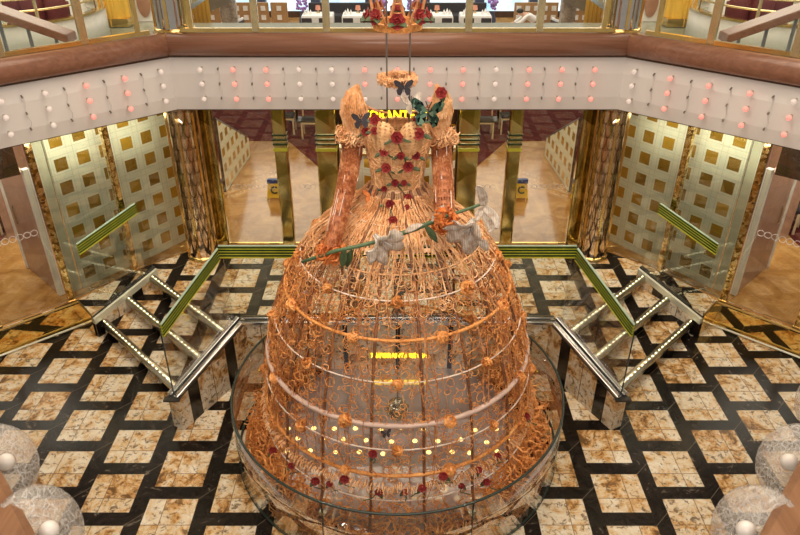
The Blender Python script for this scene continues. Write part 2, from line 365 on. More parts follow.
BASE = {}
def tag(o, label=None, cat=None, group=None, kind=None):
    if label: o['label'] = label
    if cat: o['category'] = cat
    if group: o['group'] = group
    if kind: o['kind'] = kind
    return o
def thing(name, label, cat, loc=(0, 0, 0), group=None, rz=0):
    o = bpy.data.objects.new(name, None); o.empty_display_size = .05; col.objects.link(o)
    o.location = [c*S for c in loc]; o.rotation_euler.z = rz; BASE[o.name] = loc
    return tag(o, label, cat, group)
def obj(name, mb, mat, parent=None, smooth=False, bevel=0, uv=None, solid=0, sub=0, label=None):
    b = BASE.get(parent.name, (0, 0, 0)) if parent else (0, 0, 0)
    me = bpy.data.meshes.new(name); me.from_pydata([((x-b[0])*S, (y-b[1])*S, (z-b[2])*S) for x, y, z in mb.v], [], mb.f)
    me.validate(); me.update()
    if smooth: me.polygons.foreach_set('use_smooth', [True]*len(me.polygons))
    if uv:
        ul = me.uv_layers.new(name='uv')
        for lp in me.loops: ul.data[lp.index].uv = uv[lp.vertex_index] if not callable(uv) else uv(mb.v[lp.vertex_index])
    me.materials.append(mat)
    o = bpy.data.objects.new(name, me); col.objects.link(o)
    if parent: o.parent = parent; BASE[o.name] = b
    if bevel:
        m = o.modifiers.new('bevel', 'BEVEL'); m.width = bevel*S; m.segments = 2; m.limit_method = 'ANGLE'
    if solid:
        m = o.modifiers.new('solid', 'SOLIDIFY'); m.thickness = solid*S; m.offset = 0
    if sub:
        m = o.modifiers.new('sub', 'SUBSURF'); m.levels = sub; m.render_levels = sub
    if label: o['label'] = label
    return o
def struct(name, mb, mat, **k): return tag(obj(name, mb, mat, **k), kind='structure')
def kids(o): return [c for c in list(bpy.data.objects) if c.parent == o]
def dup(root, loc, label=None, rz=0, group=None, scale=1.0, mats=None):
    def rec(o, par):
        c = o.copy(); col.objects.link(c)
        if par: c.parent = par
        for ch in KIDS.get(o.name, []): rec(ch, c)
        return c
    if root.name not in KIDS: fill(root)
    r = rec(root, None); r.location = [c*S for c in loc]; r.rotation_euler = (0, 0, rz); r.scale = (scale,)*3
    return tag(r, label, None, group)
KIDS = {}
def fill(o):
    k = kids(o); KIDS[o.name] = k
    for c in k: fill(c)
ORD = ['first', 'second', 'third', 'fourth', 'fifth', 'sixth', 'seventh', 'eighth', 'ninth', 'tenth', 'eleventh', 'twelfth', 'thirteenth']
def offset_path(pts, o):                         # plan polyline moved sideways with mitred corners (left of travel positive)
    out = []
    for i, p in enumerate(pts):
        ns = []
        for a, b in ((i-1, i), (i, i+1)):
            if a >= 0 and b < len(pts):
                dx, dy = pts[b][0]-pts[a][0], pts[b][1]-pts[a][1]; L = hypot(dx, dy); ns.append((-dy/L, dx/L))
        if len(ns) == 1: n = ns[0]; k = 1
        else:
            n = (ns[0][0]+ns[1][0], ns[0][1]+ns[1][1]); L = hypot(*n); n = (n[0]/L, n[1]/L); k = 1/(n[0]*ns[0][0]+n[1]*ns[0][1])
        out.append((p[0]+n[0]*o*k, p[1]+n[1]*o*k))
    return out
def sweep_seg(pts, i, prof):                      # profile [(offset, z)] closed, swept along segment i
    mb = MB(); A = []; B = []
    for o, z in prof:
        q = offset_path(pts, o); A.append((*q[i], z)); B.append((*q[i+1], z))
    n = len(prof)
    mb.add(A+B, [(k, (k+1) % n, n+(k+1) % n, n+k) for k in range(n)]+[tuple(range(n-1, -1, -1)), tuple(range(n, 2*n))])
    return mb
def vwall(a, b, t, z0, z1, name, mat, parent=None, **k):   # upright slab along a plan segment with u along, v up
    dx, dy = b[0]-a[0], b[1]-a[1]; L = hypot(dx, dy); nx, ny = -dy/L*t/2, dx/L*t/2
    mb = MB().prism([(a[0]+nx, a[1]+ny), (b[0]+nx, b[1]+ny), (b[0]-nx, b[1]-ny), (a[0]-nx, a[1]-ny)], z0, z1)
    return obj(name, mb, mat, parent, uv=lambda p: (((p[0]-a[0])*dx+(p[1]-a[1])*dy)/L, p[2]), **k)
def text_mesh(name, s, size, mat, loc, parent, rx=pi/2, ext=.012, rz=0, sq=1.0):
    cu = bpy.data.curves.new(name, 'FONT'); cu.body = s; cu.size = size*S; cu.extrude = ext*S; cu.align_x = 'CENTER'; cu.align_y = 'CENTER'; cu.offset = .006*S
    tmp = bpy.data.objects.new(name, cu); col.objects.link(tmp); dg = bpy.context.evaluated_depsgraph_get(); dg.update()
    me = bpy.data.meshes.new_from_object(tmp.evaluated_get(dg)); bpy.data.objects.remove(tmp)
    me.materials.clear(); me.materials.append(mat)
    o = bpy.data.objects.new(name, me); col.objects.link(o); o.rotation_euler = (rx, 0, rz); o.scale = (sq, 1, 1)
    b = BASE.get(parent.name, (0, 0, 0)); o.location = [(loc[k]-b[k])*S for k in range(3)]; o.parent = parent; BASE[o.name] = b
    return o
LP = .55                                          # height of the raised floor
SIDE = {-1: 'left', 1: 'right'}

# ================================================================== THE SETTING
def mir(p, sx): return (p[0]*sx,)+tuple(p[1:])
struct('floor', MB().box((0, 4, -.1), (26, 16, .2)), M['floor'])
# raised floor behind the steps
bar_n, bar_f = (-5.98, 11.12), (-5.11, 12.5)          # the outer stair curb, near and far end
par_n, par_f = (-3.65, 8.55), (-2.82, 10.1)           # the inner parapet
nose = [((-5.18, 12.38), (-2.86, 10.04)), ((-5.53, 11.83), (-3.16, 9.46)), ((-5.87, 11.29), (-3.47, 8.89))]
half = [(-16, 14.5), (-16, 2.8), (-9.3, 9.0), (-6.4, 11.58), bar_n, nose[0][0], (-2.90, 10.08), (-2.78, 10.16)]
inner = half+[mir(p, -1) for p in reversed(half)]
struct('floor_raised', MB().prism(inner, .0, LP), M['floor'])
shop = [(-16, 14.4), (-16, 2.9), (-9.33, 9.02), (-6.42, 11.62), (-5.65, 12.78), (-4.55, 13.75), (-4.55, 14.4)]
for sx in (-1, 1):
    struct('floor_shop_'+SIDE[sx], MB().prism([mir(p, -sx) for p in shop], LP, LP+.012), M['tan'])
struct('floor_back', MB().prism([(-16, 13.78), (16, 13.78), (16, 42), (-16, 42)], .3, LP+.014), M['tan'])
for sx in (-1, 1):
    struct('floor_carpet_'+SIDE[sx], MB().prism([mir(p, sx) for p in [(2.2, 18.4), (3.4, 20.6), (7.5, 20.75), (7.5, 26), (1.0, 26), (1.0, 17.6)]], LP+.014, LP+.03), M['carpet'])
    for k, (i, j, z) in enumerate(((1, 0, .37), (2, 1, .18))):
        struct('floor_step_'+SIDE[sx]+('_upper', '_lower')[k], MB().prism([mir(p, -sx) for p in (nose[i][0], nose[j][0], nose[j][1], nose[i][1])], 0, z), M['floor'])
    # gold mirror plinth under the shop glass, with its trims
    pl = [(-9.3, 9.0), (-6.4, 11.58), (-5.98, 11.12)]
    for i in range(2):
        q = [mir(p, -sx) for p in offset_path(pl, -.02)]
        a, b = q[i], q[i+1]
        if sx > 0: a, b = b, a
        struct('trim_plinth_'+SIDE[sx]+('_long', '_short')[i], MB().prism([a, b, tuple(Vector(b)+Vector((0, .012))), tuple(Vector(a)+Vector((0, .012)))], .03, LP-.05), M['goldmir'])
        struct('trim_plinth_top_'+SIDE[sx]+('_long', '_short')[i], MB().tube([(*a, LP-.005), (*b, LP-.005)], .022, 6), M['goldd'])
    a, b = [mir(p, -sx) for p in (offset_path(pl, -.05)[0], (-6.36, 11.5))]
    struct('trim_plinth_foot_'+SIDE[sx], MB().tube([(*a, .045), (*b, .045)], .022, 6), M['palesteel'])
# low ceiling of the ground storey, with an open middle
rim = [(-9.6, 8.25), (-4.24, 13.0), (4.24, 13.0), (9.6, 8.25)]
outer = offset_path(rim, .12)
cz = 4.02
struct('ceiling_back', MB().prism([outer[1], outer[2], (9, 16.5), (9, 20.0), (-9, 20.0), (-9, 16.5)], cz, 4.25), M['gallery'])
for sx in (-1, 1):
    struct('ceiling_shop_'+SIDE[sx], MB().prism([mir(p, -sx) for p in (outer[0], outer[1], (-9, 16.5), (-15, 16.5), (-15, 5.0))], cz, 4.25), M['ceil'])
struct('ceiling', MB().box((0, 8, 13.1), (22, 26, .2)), M['ceil'])
k = 0
for i in range(-2, 3):
    for j in range(4):
        d = thing('ceiling_downlight', 'round warm downlight in the high atrium ceiling above the dress', 'ceiling light', (i*3.2, 1.5+j*4.2, 12.9), 'atrium ceiling downlights') if k == 0 else None
        if k == 0:
            obj('lamp_disc', MB().lathe([(0, 12.92), (.17, 12.92), (.17, 12.99)], (i*3.2, 1.5+j*4.2), 16), M['downl'], d)
            obj('rim', MB().lathe([(.17, 12.9), (.23, 12.9), (.23, 12.995)], (i*3.2, 1.5+j*4.2), 16), M['gold'], d); d0 = d
        else: dup(d0, (i*3.2, 1.5+j*4.2, 12.9))
        k += 1
# white fascia round the opening, wooden band on top
FB, FT = 4.03, 5.06
prof = [(0, FB), (-.04, FB+.25), (-.05, FB+.7), (0, FT), (.12, FT), (.12, FB)]
woodp = [(.12, FT), (-.05, FT)]+[(-.05-.17*sin(pi*k/12), FT+.2-.2*cos(pi*k/12)) for k in range(1, 12)]+[(-.05, FT+.40), (.12, FT+.40)]
names = ['left', 'back', 'right']
for i in range(3):
    struct('wall_fascia_'+names[i], sweep_seg(rim, i, prof), M['fascia'])
    struct('trim_wood_'+names[i], sweep_seg(rim, i, woodp), M['wood'], smooth=True)
    struct('trim_dark_'+names[i], sweep_seg(rim, i, [(-.062, FT-.03), (-.062, FT+.012), (.05, FT+.012), (.05, FT-.03)]), M['darkwood'])  # thin dark strip where the wooden band meets the fascia
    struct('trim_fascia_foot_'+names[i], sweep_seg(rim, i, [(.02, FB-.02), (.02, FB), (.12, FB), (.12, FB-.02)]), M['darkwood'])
    struct('floor_gallery_'+names[i], sweep_seg(rim, i, [(.12, FT+.1), (.12, FT+.25), (.52, FT+.25), (.52, FT+.1)]), M['gallery'])
for sx in (-1, 1):
    struct('floor_upper_'+SIDE[sx], MB().prism([mir(p, sx) for p in [(6.2, 13.3), (10.5, 9.4), (19, 9.4), (19, 25), (6.2, 25)]], 3.8+.46, 4.4), M['gallery'])
# dining room far behind: end wall with windows, side walls
for k in range(9):
    x = -12+k*3
    struct('window_%d' % (k+1), MB().box((x, 40.2, 2.95), (2.4, .06, 4.1)), M['skypane'])
    struct('trim_mullion_%d' % (k+1), MB().box((x+1.5, 40.1, 2.95), (.5, .3, 4.1)), M['bluewin'])
struct('wall_back_lower', MB().box((0, 40.2, .72), (32, .2, .34)), M['darkwood'])
struct('wall_back_upper', MB().box((0, 40.2, 6.2), (32, .2, 2.9)), M['whitem'])
for sx in (-1, 1):
    struct('wall_dining_'+SIDE[sx], MB().box((sx*15.9, 33.5, 4.0), (.2, 14, 7)), M['whitem'])
    struct('wall_corridor_'+SIDE[sx], MB().box((sx*9.0, 17.2, 2.27), (.2, 6.0, 3.42)), M['doorpink'])

# curved white walls with gold squares behind the side glass
for sx in (-1, 1):
    ctl = [(-6.50, 12.04), (-6.20, 12.46), (-5.85, 12.92), (-5.4, 13.48), (-4.93, 14.15)]
    pts = [mir(p, -sx) for p in ctl]; arc = [0]
    for a, b in zip(pts, pts[1:]): arc.append(arc[-1]+hypot(b[0]-a[0], b[1]-a[1]))
    mb = MB(); uvs = []
    for p, s_ in zip(pts, arc):
        for z in (LP+.014, 3.985): mb.v.append((p[0], p[1], z)); uvs.append((s_+.02, z-3.985+.47*8+.06))
    for i in range(len(pts)-1): mb.f.append((2*i, 2*i+2, 2*i+3, 2*i+1))
    struct('wall_squares_'+SIDE[sx], mb, M['squares'], uv=uvs, solid=.06)
    struct('wall_plain_'+SIDE[sx], MB().prism([mir(p, -sx) for p in ((-6.52, 12.02), (-6.70, 11.80), (-6.74, 11.84), (-6.56, 12.07))], LP+.014, 3.985), M['squares_plain'])

# ================================================================== SHOP GLASS, POSTS, PILLARS
gp = [(-9.25, 9.1), (-7.55, 10.62), (-6.52, 11.53), (-5.65, 12.74), (-4.62, 13.68)]
posW = {-1: 'left of the dress', 1: 'right of the dress'}
for sx in (-1, 1):
    t = thing('glass_screen', 'tall clear glass screen in front of the gold-squared white wall, %s' % posW[sx], 'glass screen', (sx*6.4, 11.6, LP), 'side glass screens')
    for i in range(4):
        a, b = mir(gp[i], -sx), mir(gp[i+1], -sx)
        d = Vector((b[0]-a[0], b[1]-a[1])); L = d.length; d.normalize(); a2 = Vector(a)+d*.1; b2 = Vector(b)-d*.1
        g = vwall(a2, b2, .02, LP+.05, 3.93, 'glass_pane', M['shopglass'], t)
        if i < 2:
            mb = MB()
            for k in range(int((L-.3)/.125)):
                c = a2+d*(.1+k*.125); n = Vector((-d.y, d.x))*(.016 if sx > 0 else -.014)*-1
                mb.tube([(c.x+n.x*-1+d.x*.06*cos(q*pi/5), c.y-n.y+d.y*.06*cos(q*pi/5), 2.22+.06*sin(q*pi/5)) for q in range(10)], .0045, 4, True)
            obj('etched_ring_band', mb, M['whitem'], g, label='row of small interlocking white rings')
    for i, nm in ((1, 'outermost'), (2, 'near the door opening'), (3, 'in front of the squared wall'), (4, 'against the chrome pillar')):
        p = mir(gp[i], -sx)
        h = 3.96
        c = thing('mosaic_post', 'slim gold mosaic post, %s, %s' % (posW[sx], nm), 'post', (*p, LP), 'gold mosaic posts')
        ang = atan2(gp[i][1]-gp[i-1][1], (gp[i][0]-gp[i-1][0])*-sx)
        obj('shaft', MB().box((p[0], p[1], (LP+.014+h)/2), (.125, .12, h-LP-.014), ang), M['mosaic'], c, bevel=.015)
        obj('foot', MB().box((p[0], p[1], LP+.05), (.17, .16, .05), ang), M['gold'], c, bevel=.01)
    # lower and upper chrome pillars
    for (nm, x, y, r, z0, z1) in (('lower', 4.33, 13.42, .3, LP+.014, 3.98), ('upper', 4.16, 13.34, .33, FT+.37, 7.6)):
        p = thing('chrome_pillar', '%s, at the corner %s' % ('lower round pillar of scaly bronze plates' if nm == 'lower' else 'upper mirror chrome pillar above the wooden band', posW[sx]), 'pillar', (sx*x, y, z0), 'round pillars')
        n = 24; mb = MB(); uvs = []
        for z in (z0, z1):
            for k in range(n+1): a = 2*pi*k/n; mb.v.append((sx*x+r*cos(a), y+r*sin(a), z)); uvs.append((a*r*1.08, z))
        for k in range(n): mb.f.append((k, k+1, n+1+k+1, n+1+k))
        obj('shaft', mb, M['pillar'] if nm == 'lower' else M['chrome'], p, True, uv=uvs)
        obj('foot_ring', MB().lathe([(r+.045, z0), (r+.045, z0+.06), (r, z0+.08)], (sx*x, y), 24), M['gold'], p, True)
        mb = MB()
        for k in range(6):
            a = 2*pi*k/6+.5; mb.box((sx*x+(r+.012)*cos(a), y+(r+.012)*sin(a), (z0+z1)/2), (.035, .05, z1-z0-.2), a)
        obj('gold_fillet', mb, M['gold'], p)
# back glass wall: gold mirror columns and clear panes
cols = [(3.98, .28), (2.47, .27), (1.5, .42)]
for sx in (-1, 1):
    for i, (x, wd) in enumerate(cols):
        c = thing('gold_column', 'shiny gold mirrored column of the back glass wall, %s from the dress on its %s' % (['third', 'second', 'nearest'][i], SIDE[sx]), 'column', (sx*x, 13.85, LP), 'gold columns of the back wall')
        obj('shaft', MB().box((sx*x, 13.9, (LP+.014+3.985)/2), (wd, .2, 3.985-LP-.014)), M['goldcol'], c, bevel=.03)
        for z in (3.02, 3.12, 3.22) if i else (): obj('green_reflection', MB().box((sx*x, 13.89, z), (wd+.03, .24, .035)), M['greenline'], c)  # reflected green and lime lines, modelled as bands on the column
        if i: obj('lime_reflection', MB().box((sx*x, 13.89, 2.90), (wd+.03, .24, .06)), M['lime'], c)
    for i, (x0, x1) in enumerate(((2.62, 3.83), (1.72, 2.32))):
        p = thing('clear_glazing', 'clear glass between gold columns in the back wall, %s bay %s' % (['wide', 'narrow'][i], posW[sx]), 'glazing', (sx*(x0+x1)/2, 13.85, LP), 'back glass panels')
        obj('pane', MB().box((sx*(x0+x1)/2, 13.88, 2.25), (x1-x0, .02, 3.35)), M['shopglass'], p)
        mb = MB()
        for k in range(int((x1-x0-.15)/.12)):
            cx_ = min(x0, x1)+.12+k*.12; mb.tube([(sx*(cx_+.055*cos(q*pi/5)), 13.862, 2.02+.055*sin(q*pi/5)) for q in range(10)], .0035, 4, True)
        obj('etched_ring_band', mb, M['whitem'], p)
        obj('bottom_rail', MB().box((sx*(x0+x1)/2, 13.88, LP+.045), (x1-x0, .06, .06)), M['gold'], p)
# restaurant entrance straight behind the dress
po = thing('restaurant_entrance', 'dark wood restaurant portal with yellow lettering over it behind the bodice', 'entrance', (0, 14.7, LP))
for sx in (-1, 1):
    obj('jamb', MB().box((sx*1.47, 14.75, 2.2), (.30, .22, 3.27)), M['darkwood'], po, bevel=.02)
    obj('door_leaf', MB().box((sx*1.22, 14.95, 2.0), (.08, .5, 2.85)), M['darkwood'], po, bevel=.015)
obj('lintel', MB().box((0, 14.75, 3.55), (2.6, .2, .8)), M['darkwood'], po, bevel=.02)
obj('gold_strip', MB().box((0, 14.63, 3.16), (2.6, .03, .04)), M['gold'], po)
text_mesh('sign_lettering', 'RISTORANTE ROMA', .29, M['sign'], (0.03, 14.62, 3.37), po, sq=.86)
# curved host counter with gold squares inside the entrance
hc = thing('host_counter', 'curved white host counter with gold squares inside the restaurant entrance', 'counter', (0, 17.2, LP))
mb = MB(); uvs = []; n = 20
for z in (LP+.014, 1.75):
    for k in range(n+1):
        a = pi+.25+(pi-.5)*k/n; mb.v.append((1.75*cos(a), 17.6+1.4*sin(a), z)); uvs.append((a*1.7, z-.4))
for k in range(n): mb.f.append((k, k+1, n+2+k, n+1+k))
obj('front', mb, M['squares'], hc, True, uv=uvs, solid=.05)
obj('top', MB().lathe([(1.45, 1.78), (1.85, 1.78), (1.85, 1.84), (1.45, 1.84), (1.45, 1.78)], (0, 17.6), 24, pi+.25, 2*pi-.25, sy=.8), M['brass'], hc)
bw = thing('sideboard', 'dark wooden sideboard wall in the shade behind the host counter', 'sideboard', (0, 20.2, LP))
obj('body', MB().box((0, 20.2, 1.9), (3.4, .5, 2.66)), M['darkwood'], bw, bevel=.02)
obj('cornice', MB().box((0, 20.1, 3.28), (3.6, .7, .1)), M['gold'], bw, bevel=.02)
# raked partitions, white with little gold squares
for sx in (-1, 1):
    a, b = (-4.59, 16.8), (-4.42, 19.37)
    t = thing('raked_partition', 'white partition with gold squares and a sloping top behind the back glass, %s' % posW[sx], 'partition', (sx*4.7, 16.9, LP), 'raked partitions')
    A, B = mir(a, -sx), mir(b, -sx); L = hypot(b[0]-a[0], b[1]-a[1])
    mb = MB(); vs = []
    for p, z in ((A, LP+.02), (B, LP+.02), (B, 1.12), (A, 2.54)): vs.append((p[0], p[1], z))
    mb.add([(x-.04, y, z) for x, y, z in vs]+[(x+.04, y, z) for x, y, z in vs], [(0, 1, 2, 3), (7, 6, 5, 4), (0, 4, 5, 1), (1, 5, 6, 2), (2, 6, 7, 3), (3, 7, 4, 0)])
    obj('panel', mb, M['lattice'], t, uv=lambda p: ((p[1]-16.85)+.05, p[2]-LP))
    obj('dark_edge', MB().tube([(A[0], A[1], LP+.02), (A[0], A[1], 2.57), (B[0], B[1], 1.15)], .045, 4), M['darkwood'], t)
# pinkish doors and openings at the outer edges
for sx in (-1, 1):
    t = thing('open_door', 'pinkish door leaf standing open in a white frame at the far %s' % SIDE[sx], 'door', (sx*7.3, 12.2, LP), 'shop doors')
    A, B = mir((-8.0, 12.9), -sx), mir((-6.84, 11.80), -sx)
    vwall(A, B, .07, LP+.03, 3.2, 'leaf', M['doorpink'], t)
    for q in (A, B): obj('frame_post', MB().box((q[0], q[1], (LP+.02+3.3)/2), (.12, .12, 3.3-LP-.02), radians(45)), M['white'], t, bevel=.01)
    m_ = [(A[k]*.82+B[k]*.18) for k in range(2)]
    obj('handle', MB().tube([(m_[0]-.0, m_[1]-.07, 1.75), (m_[0], m_[1]-.1, 1.8), (m_[0], m_[1]-.1, 2.1), (m_[0], m_[1]-.07, 2.15)], .018), M['steel'], t)
    A2 = mir((-9.6, 11.2), -sx)
    struct('wall_soffit_'+SIDE[sx], MB().prism([mir(p, -sx) for p in ((-9.3, 9.45), (-6.85, 11.65), (-6.95, 11.78), (-9.4, 9.6))], 3.25, 3.985), M['darkwood'])
    struct('floor_shop_carpet_'+SIDE[sx], MB().prism([mir(p, -sx) for p in (fl(-40, 285, LP)[:2], fl(6, 236, LP)[:2], fl(30, 214, LP)[:2], (-8.9, 16.2), (-15.5, 16.2), (-15.5, 11.0))], LP+.014, LP+.03), M['carpet'])
    struct('wall_shop_back_'+SIDE[sx], MB().box((sx*12.3, 16.35, 2.3), (6.8, .15, 3.3)), M['darkwood'])

# ================================================================== STAIRS: parapets, glass guards, lit tubes
def lerp(a, b, t): return tuple(a[i]+(b[i]-a[i])*t for i in range(len(a)))
def zpar(x, y):
    t = (y-par_n[1])/(par_f[1]-par_n[1]); return .68+(1.12-.68)*max(0, min(1, t))
bk = thing('marble_wall', 'low marble wall with chrome rail behind the dress, joining both stair walls', 'low wall', (0, 10.15, 0))
vwall((-2.80, 10.15), (2.80, 10.15), .2, 0, 1.08, 'wall_body', M['clad2'], bk)
obj('dark_top', MB().box((0, 10.15, 1.085), (5.6, .22, .05)), M['black'], bk)
for y in (10.03, 10.17): obj('chrome_rail', MB().box((0, y, 1.11), (5.62, .085, .07)), M['chrome'], bk, bevel=.015)
for z_, sz_ in ((.36, .125),): text_mesh('reflected_lettering', 'RISTORANTE ROMA', sz_, M['sign'], (.02, 10.04, z_), bk, sq=.92)  # reflection of the restaurant sign, added as glowing letters on the wall
gb = thing('glass_guard', 'clear glass guard with green striped top standing on the low wall behind the dress', 'glass guard', (0, 10.2, 1.12))
for i, (x0, x1) in enumerate(((-2.95, -1.0), (-.97, .97), (1.0, 2.95))):
    obj('glass_pane', MB().box(((x0+x1)/2, 10.12, 1.8), (x1-x0, .025, 1.34)), M['glass'], gb)
def green_band(p0, p1, z0, z1, parent, dep=.1):   # laminated green glass top rail with dark stripes
    dx, dy = p1[0]-p0[0], p1[1]-p0[1]; L = hypot(dx, dy); n = (-dy/L*.5, dx/L*.5)
    def bar(o0, o1, zo0, zo1, nm, mat):
        mb = MB(); vs = []
        for p, z in ((p0, z0), (p1, z1)):
            for o, zo in ((o0, zo0), (o1, zo0), (o1, zo1), (o0, zo1)): vs.append((p[0]+n[0]*2*o, p[1]+n[1]*2*o, z+zo))
        mb.add(vs, [(0, 1, 2, 3), (7, 6, 5, 4), (0, 4, 5, 1), (1, 5, 6, 2), (2, 6, 7, 3), (3, 7, 4, 0)])
        return obj(nm, mb, mat, parent)
    b = bar(-.016, .016, -.20, .0, 'green_top_band', M['greenglass'])
    for k in range(4): bar(-.022, .022, -.192+.052*k, -.163+.052*k, 'dark_stripe', M['greenline'])
    bar(-.02, .02, -.225, -.205, 'lime_strip', M['lime']); bar(-.018, .018, .0, .012, 'bevelled_edge', M['greyedge'])
green_band((-3.0, 10.1), (3.0, 10.1), 2.62, 2.62, gb)
for sx in (-1, 1):
    t = thing('marble_wall', 'low sloping marble wall with chrome rail beside the steps, %s' % posW[sx], 'low wall', (sx*3.2, 9.3, 0), 'sloping stair walls')
    n_ = mir(par_n, -sx); f_ = mir((-2.80, 10.12), -sx)
    dx, dy = f_[0]-n_[0], f_[1]-n_[1]; L = hypot(dx, dy); nx, ny = -dy/L*.11, dx/L*.11
    poly = [(n_[0]+nx, n_[1]+ny), (f_[0]+nx, f_[1]+ny), (f_[0]-nx, f_[1]-ny), (n_[0]-nx, n_[1]-ny)]
    obj('wall_body', MB().prism(poly, 0, lambda x, y: zpar(x, y)-.045), M['clad'], t, uv=lambda p: (p[1]*1.14+.28, p[2]))
    obj('dark_top', MB().prism(poly, lambda x, y: zpar(x, y)-.045, lambda x, y: zpar(x, y)-.015), M['black'], t)
    for o in (-1, 1):
        a, b = (n_[0]+nx*.6*o, n_[1]+ny*.6*o), (f_[0]+nx*.6*o, f_[1]+ny*.6*o)
        qx, qy = nx*.38, ny*.38
        obj('chrome_rail', MB().prism([(a[0]+qx, a[1]+qy), (b[0]+qx, b[1]+qy), (b[0]-qx, b[1]-qy), (a[0]-qx, a[1]-qy)], lambda x, y: zpar(x, y)-.03, lambda x, y: zpar(x, y)+.035), M['chrome'], t, bevel=.012)
    obj('end_cap', MB().box((n_[0], n_[1]-.03, .66), (.27, .12, .035)), M['darkmetal'], t, bevel=.01)
    g = thing('glass_guard', 'clear glass guard with green striped top on the sloping marble wall, %s' % posW[sx], 'glass guard', (sx*3.2, 9.3, .9), 'sloping glass guards, inner')
    mb = MB(); dl = .012
    a, b = (sx*3.63, 8.6), (sx*2.9, 10.06)
    mb.prism([(a[0]-dl, a[1]), (b[0]-dl, b[1]), (b[0]+dl, b[1]), (a[0]+dl, a[1])], lambda x, y: zpar(x, y)+.02, lambda x, y: zpar(x, y)+1.2)
    obj('glass_pane', mb, M['glass'], g)
    green_band((sx*3.62, 8.62), (sx*3.0, 10.04), 2.06, 2.60, g)
    obj('pane_edge', MB().tube([(a[0], a[1]-.02, .72), (a[0], a[1]-.02, 1.9)], .012, 4), M['edge'], g)
    # outer curb with its glass
    t = thing('stair_curb', 'outer stair curb with dark top and steel sides at the foot of the glass screen, %s' % posW[sx], 'curb', (sx*5.5, 11.8, 0), 'outer stair curbs')
    A, B = mir(bar_n, -sx), mir(bar_f, -sx); dx, dy = B[0]-A[0], B[1]-A[1]; L = hypot(dx, dy); nx, ny = -dy/L*.06, dx/L*.06
    zc = lambda x, y: .46+(.78-.46)*(y-bar_n[1])/(bar_f[1]-bar_n[1])
    poly = [(A[0]+nx, A[1]+ny), (B[0]+nx, B[1]+ny), (B[0]-nx, B[1]-ny), (A[0]-nx, A[1]-ny)]
    obj('curb_body', MB().prism(poly, 0, lambda x, y: zc(x, y)-.14), M['clad'], t, uv=lambda p: (p[1]*1.1, p[2]))
    obj('steel_side', MB().prism(poly, lambda x, y: zc(x, y)-.14, lambda x, y: zc(x, y)-.01), M['palesteel'], t)
    o0, o1 = (-.2, 1.0) if nx*sx > 0 else (-1.0, .2)
    obj('dark_top', MB().prism([(A[0]+nx*o1, A[1]+ny*o1), (B[0]+nx*o1, B[1]+ny*o1), (B[0]+nx*o0, B[1]+ny*o0), (A[0]+nx*o0, A[1]+ny*o0)], lambda x, y: zc(x, y)-.01, lambda x, y: zc(x, y)+.02), M['darkmetal'], t)
    g = thing('glass_guard', 'clear glass guard with green striped top over the outer stair curb, %s' % posW[sx], 'glass guard', (sx*5.5, 11.8, .6), 'sloping glass guards, outer')
    a, b = lerp(A, B, .06), lerp(A, B, .97)
    obj('glass_pane', MB().prism([(a[0]-.012, a[1]), (b[0]-.012, b[1]), (b[0]+.012, b[1]), (a[0]+.012, a[1])], lambda x, y: zc(x, y)+.02, lambda x, y: zc(x, y)+1.24), M['glass'], g)
    green_band((sx*6.1, 11.5), (sx*5.34, 12.72), 1.88, 2.16, g)
    for i in range(3):
        p, q = mir(nose[i][0], -sx), mir(nose[i][1], -sx); z = (.61, .43, .24)[i]
        p, q = lerp(p, q, .02), lerp(p, q, .985)
        t = thing('light_tube', 'steel tube with a lit strip along the %s step, %s' % (('top', 'middle', 'bottom')[i], posW[sx]), 'light tube', (p[0], p[1], z), 'lit tubes along the steps')
        obj('tube', MB().tube([(*p, z), (*q, z)], .085, 14), M['steel'], t, True)
        d = Vector((q[0]-p[0], q[1]-p[1])).normalized(); mb = MB(); L = hypot(q[0]-p[0], q[1]-p[1]); k = 0.04
        while k < L-.05:
            c = (p[0]+d.x*k, p[1]+d.y*k); mb.box((c[0]+abs(d.y)*-sx*.02*0, c[1]-.03, z+.082), (.045, .022, .016), atan2(d.y, d.x)); k += .13
        obj('led_strip', mb, M['led'], t)

# ================================================================== FASCIA BULBS
BR = .046
bulb_p = thing('globe_bulb', 'x', 'bulb', (0, 0, 0), 'globe bulbs on the white fascia')
obj('bulb', MB().ball((0, -.135, 0), BR, 12), M['bulbp'], bulb_p, True)
obj('socket', MB().tube([(0, .02, .012), (0, -.09, .006)], .022, 8), M['steel'], bulb_p)
bulb_w = thing('globe_bulb', 'x', 'bulb', (0, 0, 0), 'globe bulbs on the white fascia')
obj('bulb', MB().ball((0, -.135, 0), BR, 12), M['bulbw'], bulb_w, True)
obj('socket', MB().tube([(0, .02, .012), (0, -.09, .006)], .022, 8), M['steel'], bulb_w)
hook_p = thing('wire_hook', 'x', 'hook', (0, 0, 0), 'wire hooks on the white fascia')
for z in (.28, 0, -.27):
    obj('hook', MB().tube([(0, .01, z), (0, -.06, z), (0, -.07, z-.03)], .014, 6), M['hookm'], hook_p)
mb = MB().tube([(.0, -.05, .28), (.03, -.05, .18), (-.02, -.05, .0), (.04, -.05, -.16), (.01, -.05, -.28)], .004, 4)
obj('wire', mb, M['whitem'], hook_p)
rows = [4.83, 4.565, 4.28]; used = {}
def place(proto, loc, lab, rz):
    if not used.get(proto.name):
        used[proto.name] = 1; fill(proto); proto.location = [c*S for c in loc]; proto.rotation_euler.z = rz; proto['label'] = lab
    else: dup(proto, loc, lab, rz)
pinkc = {1, 2, 5, 6, 7, 8, 10, 11, 12}
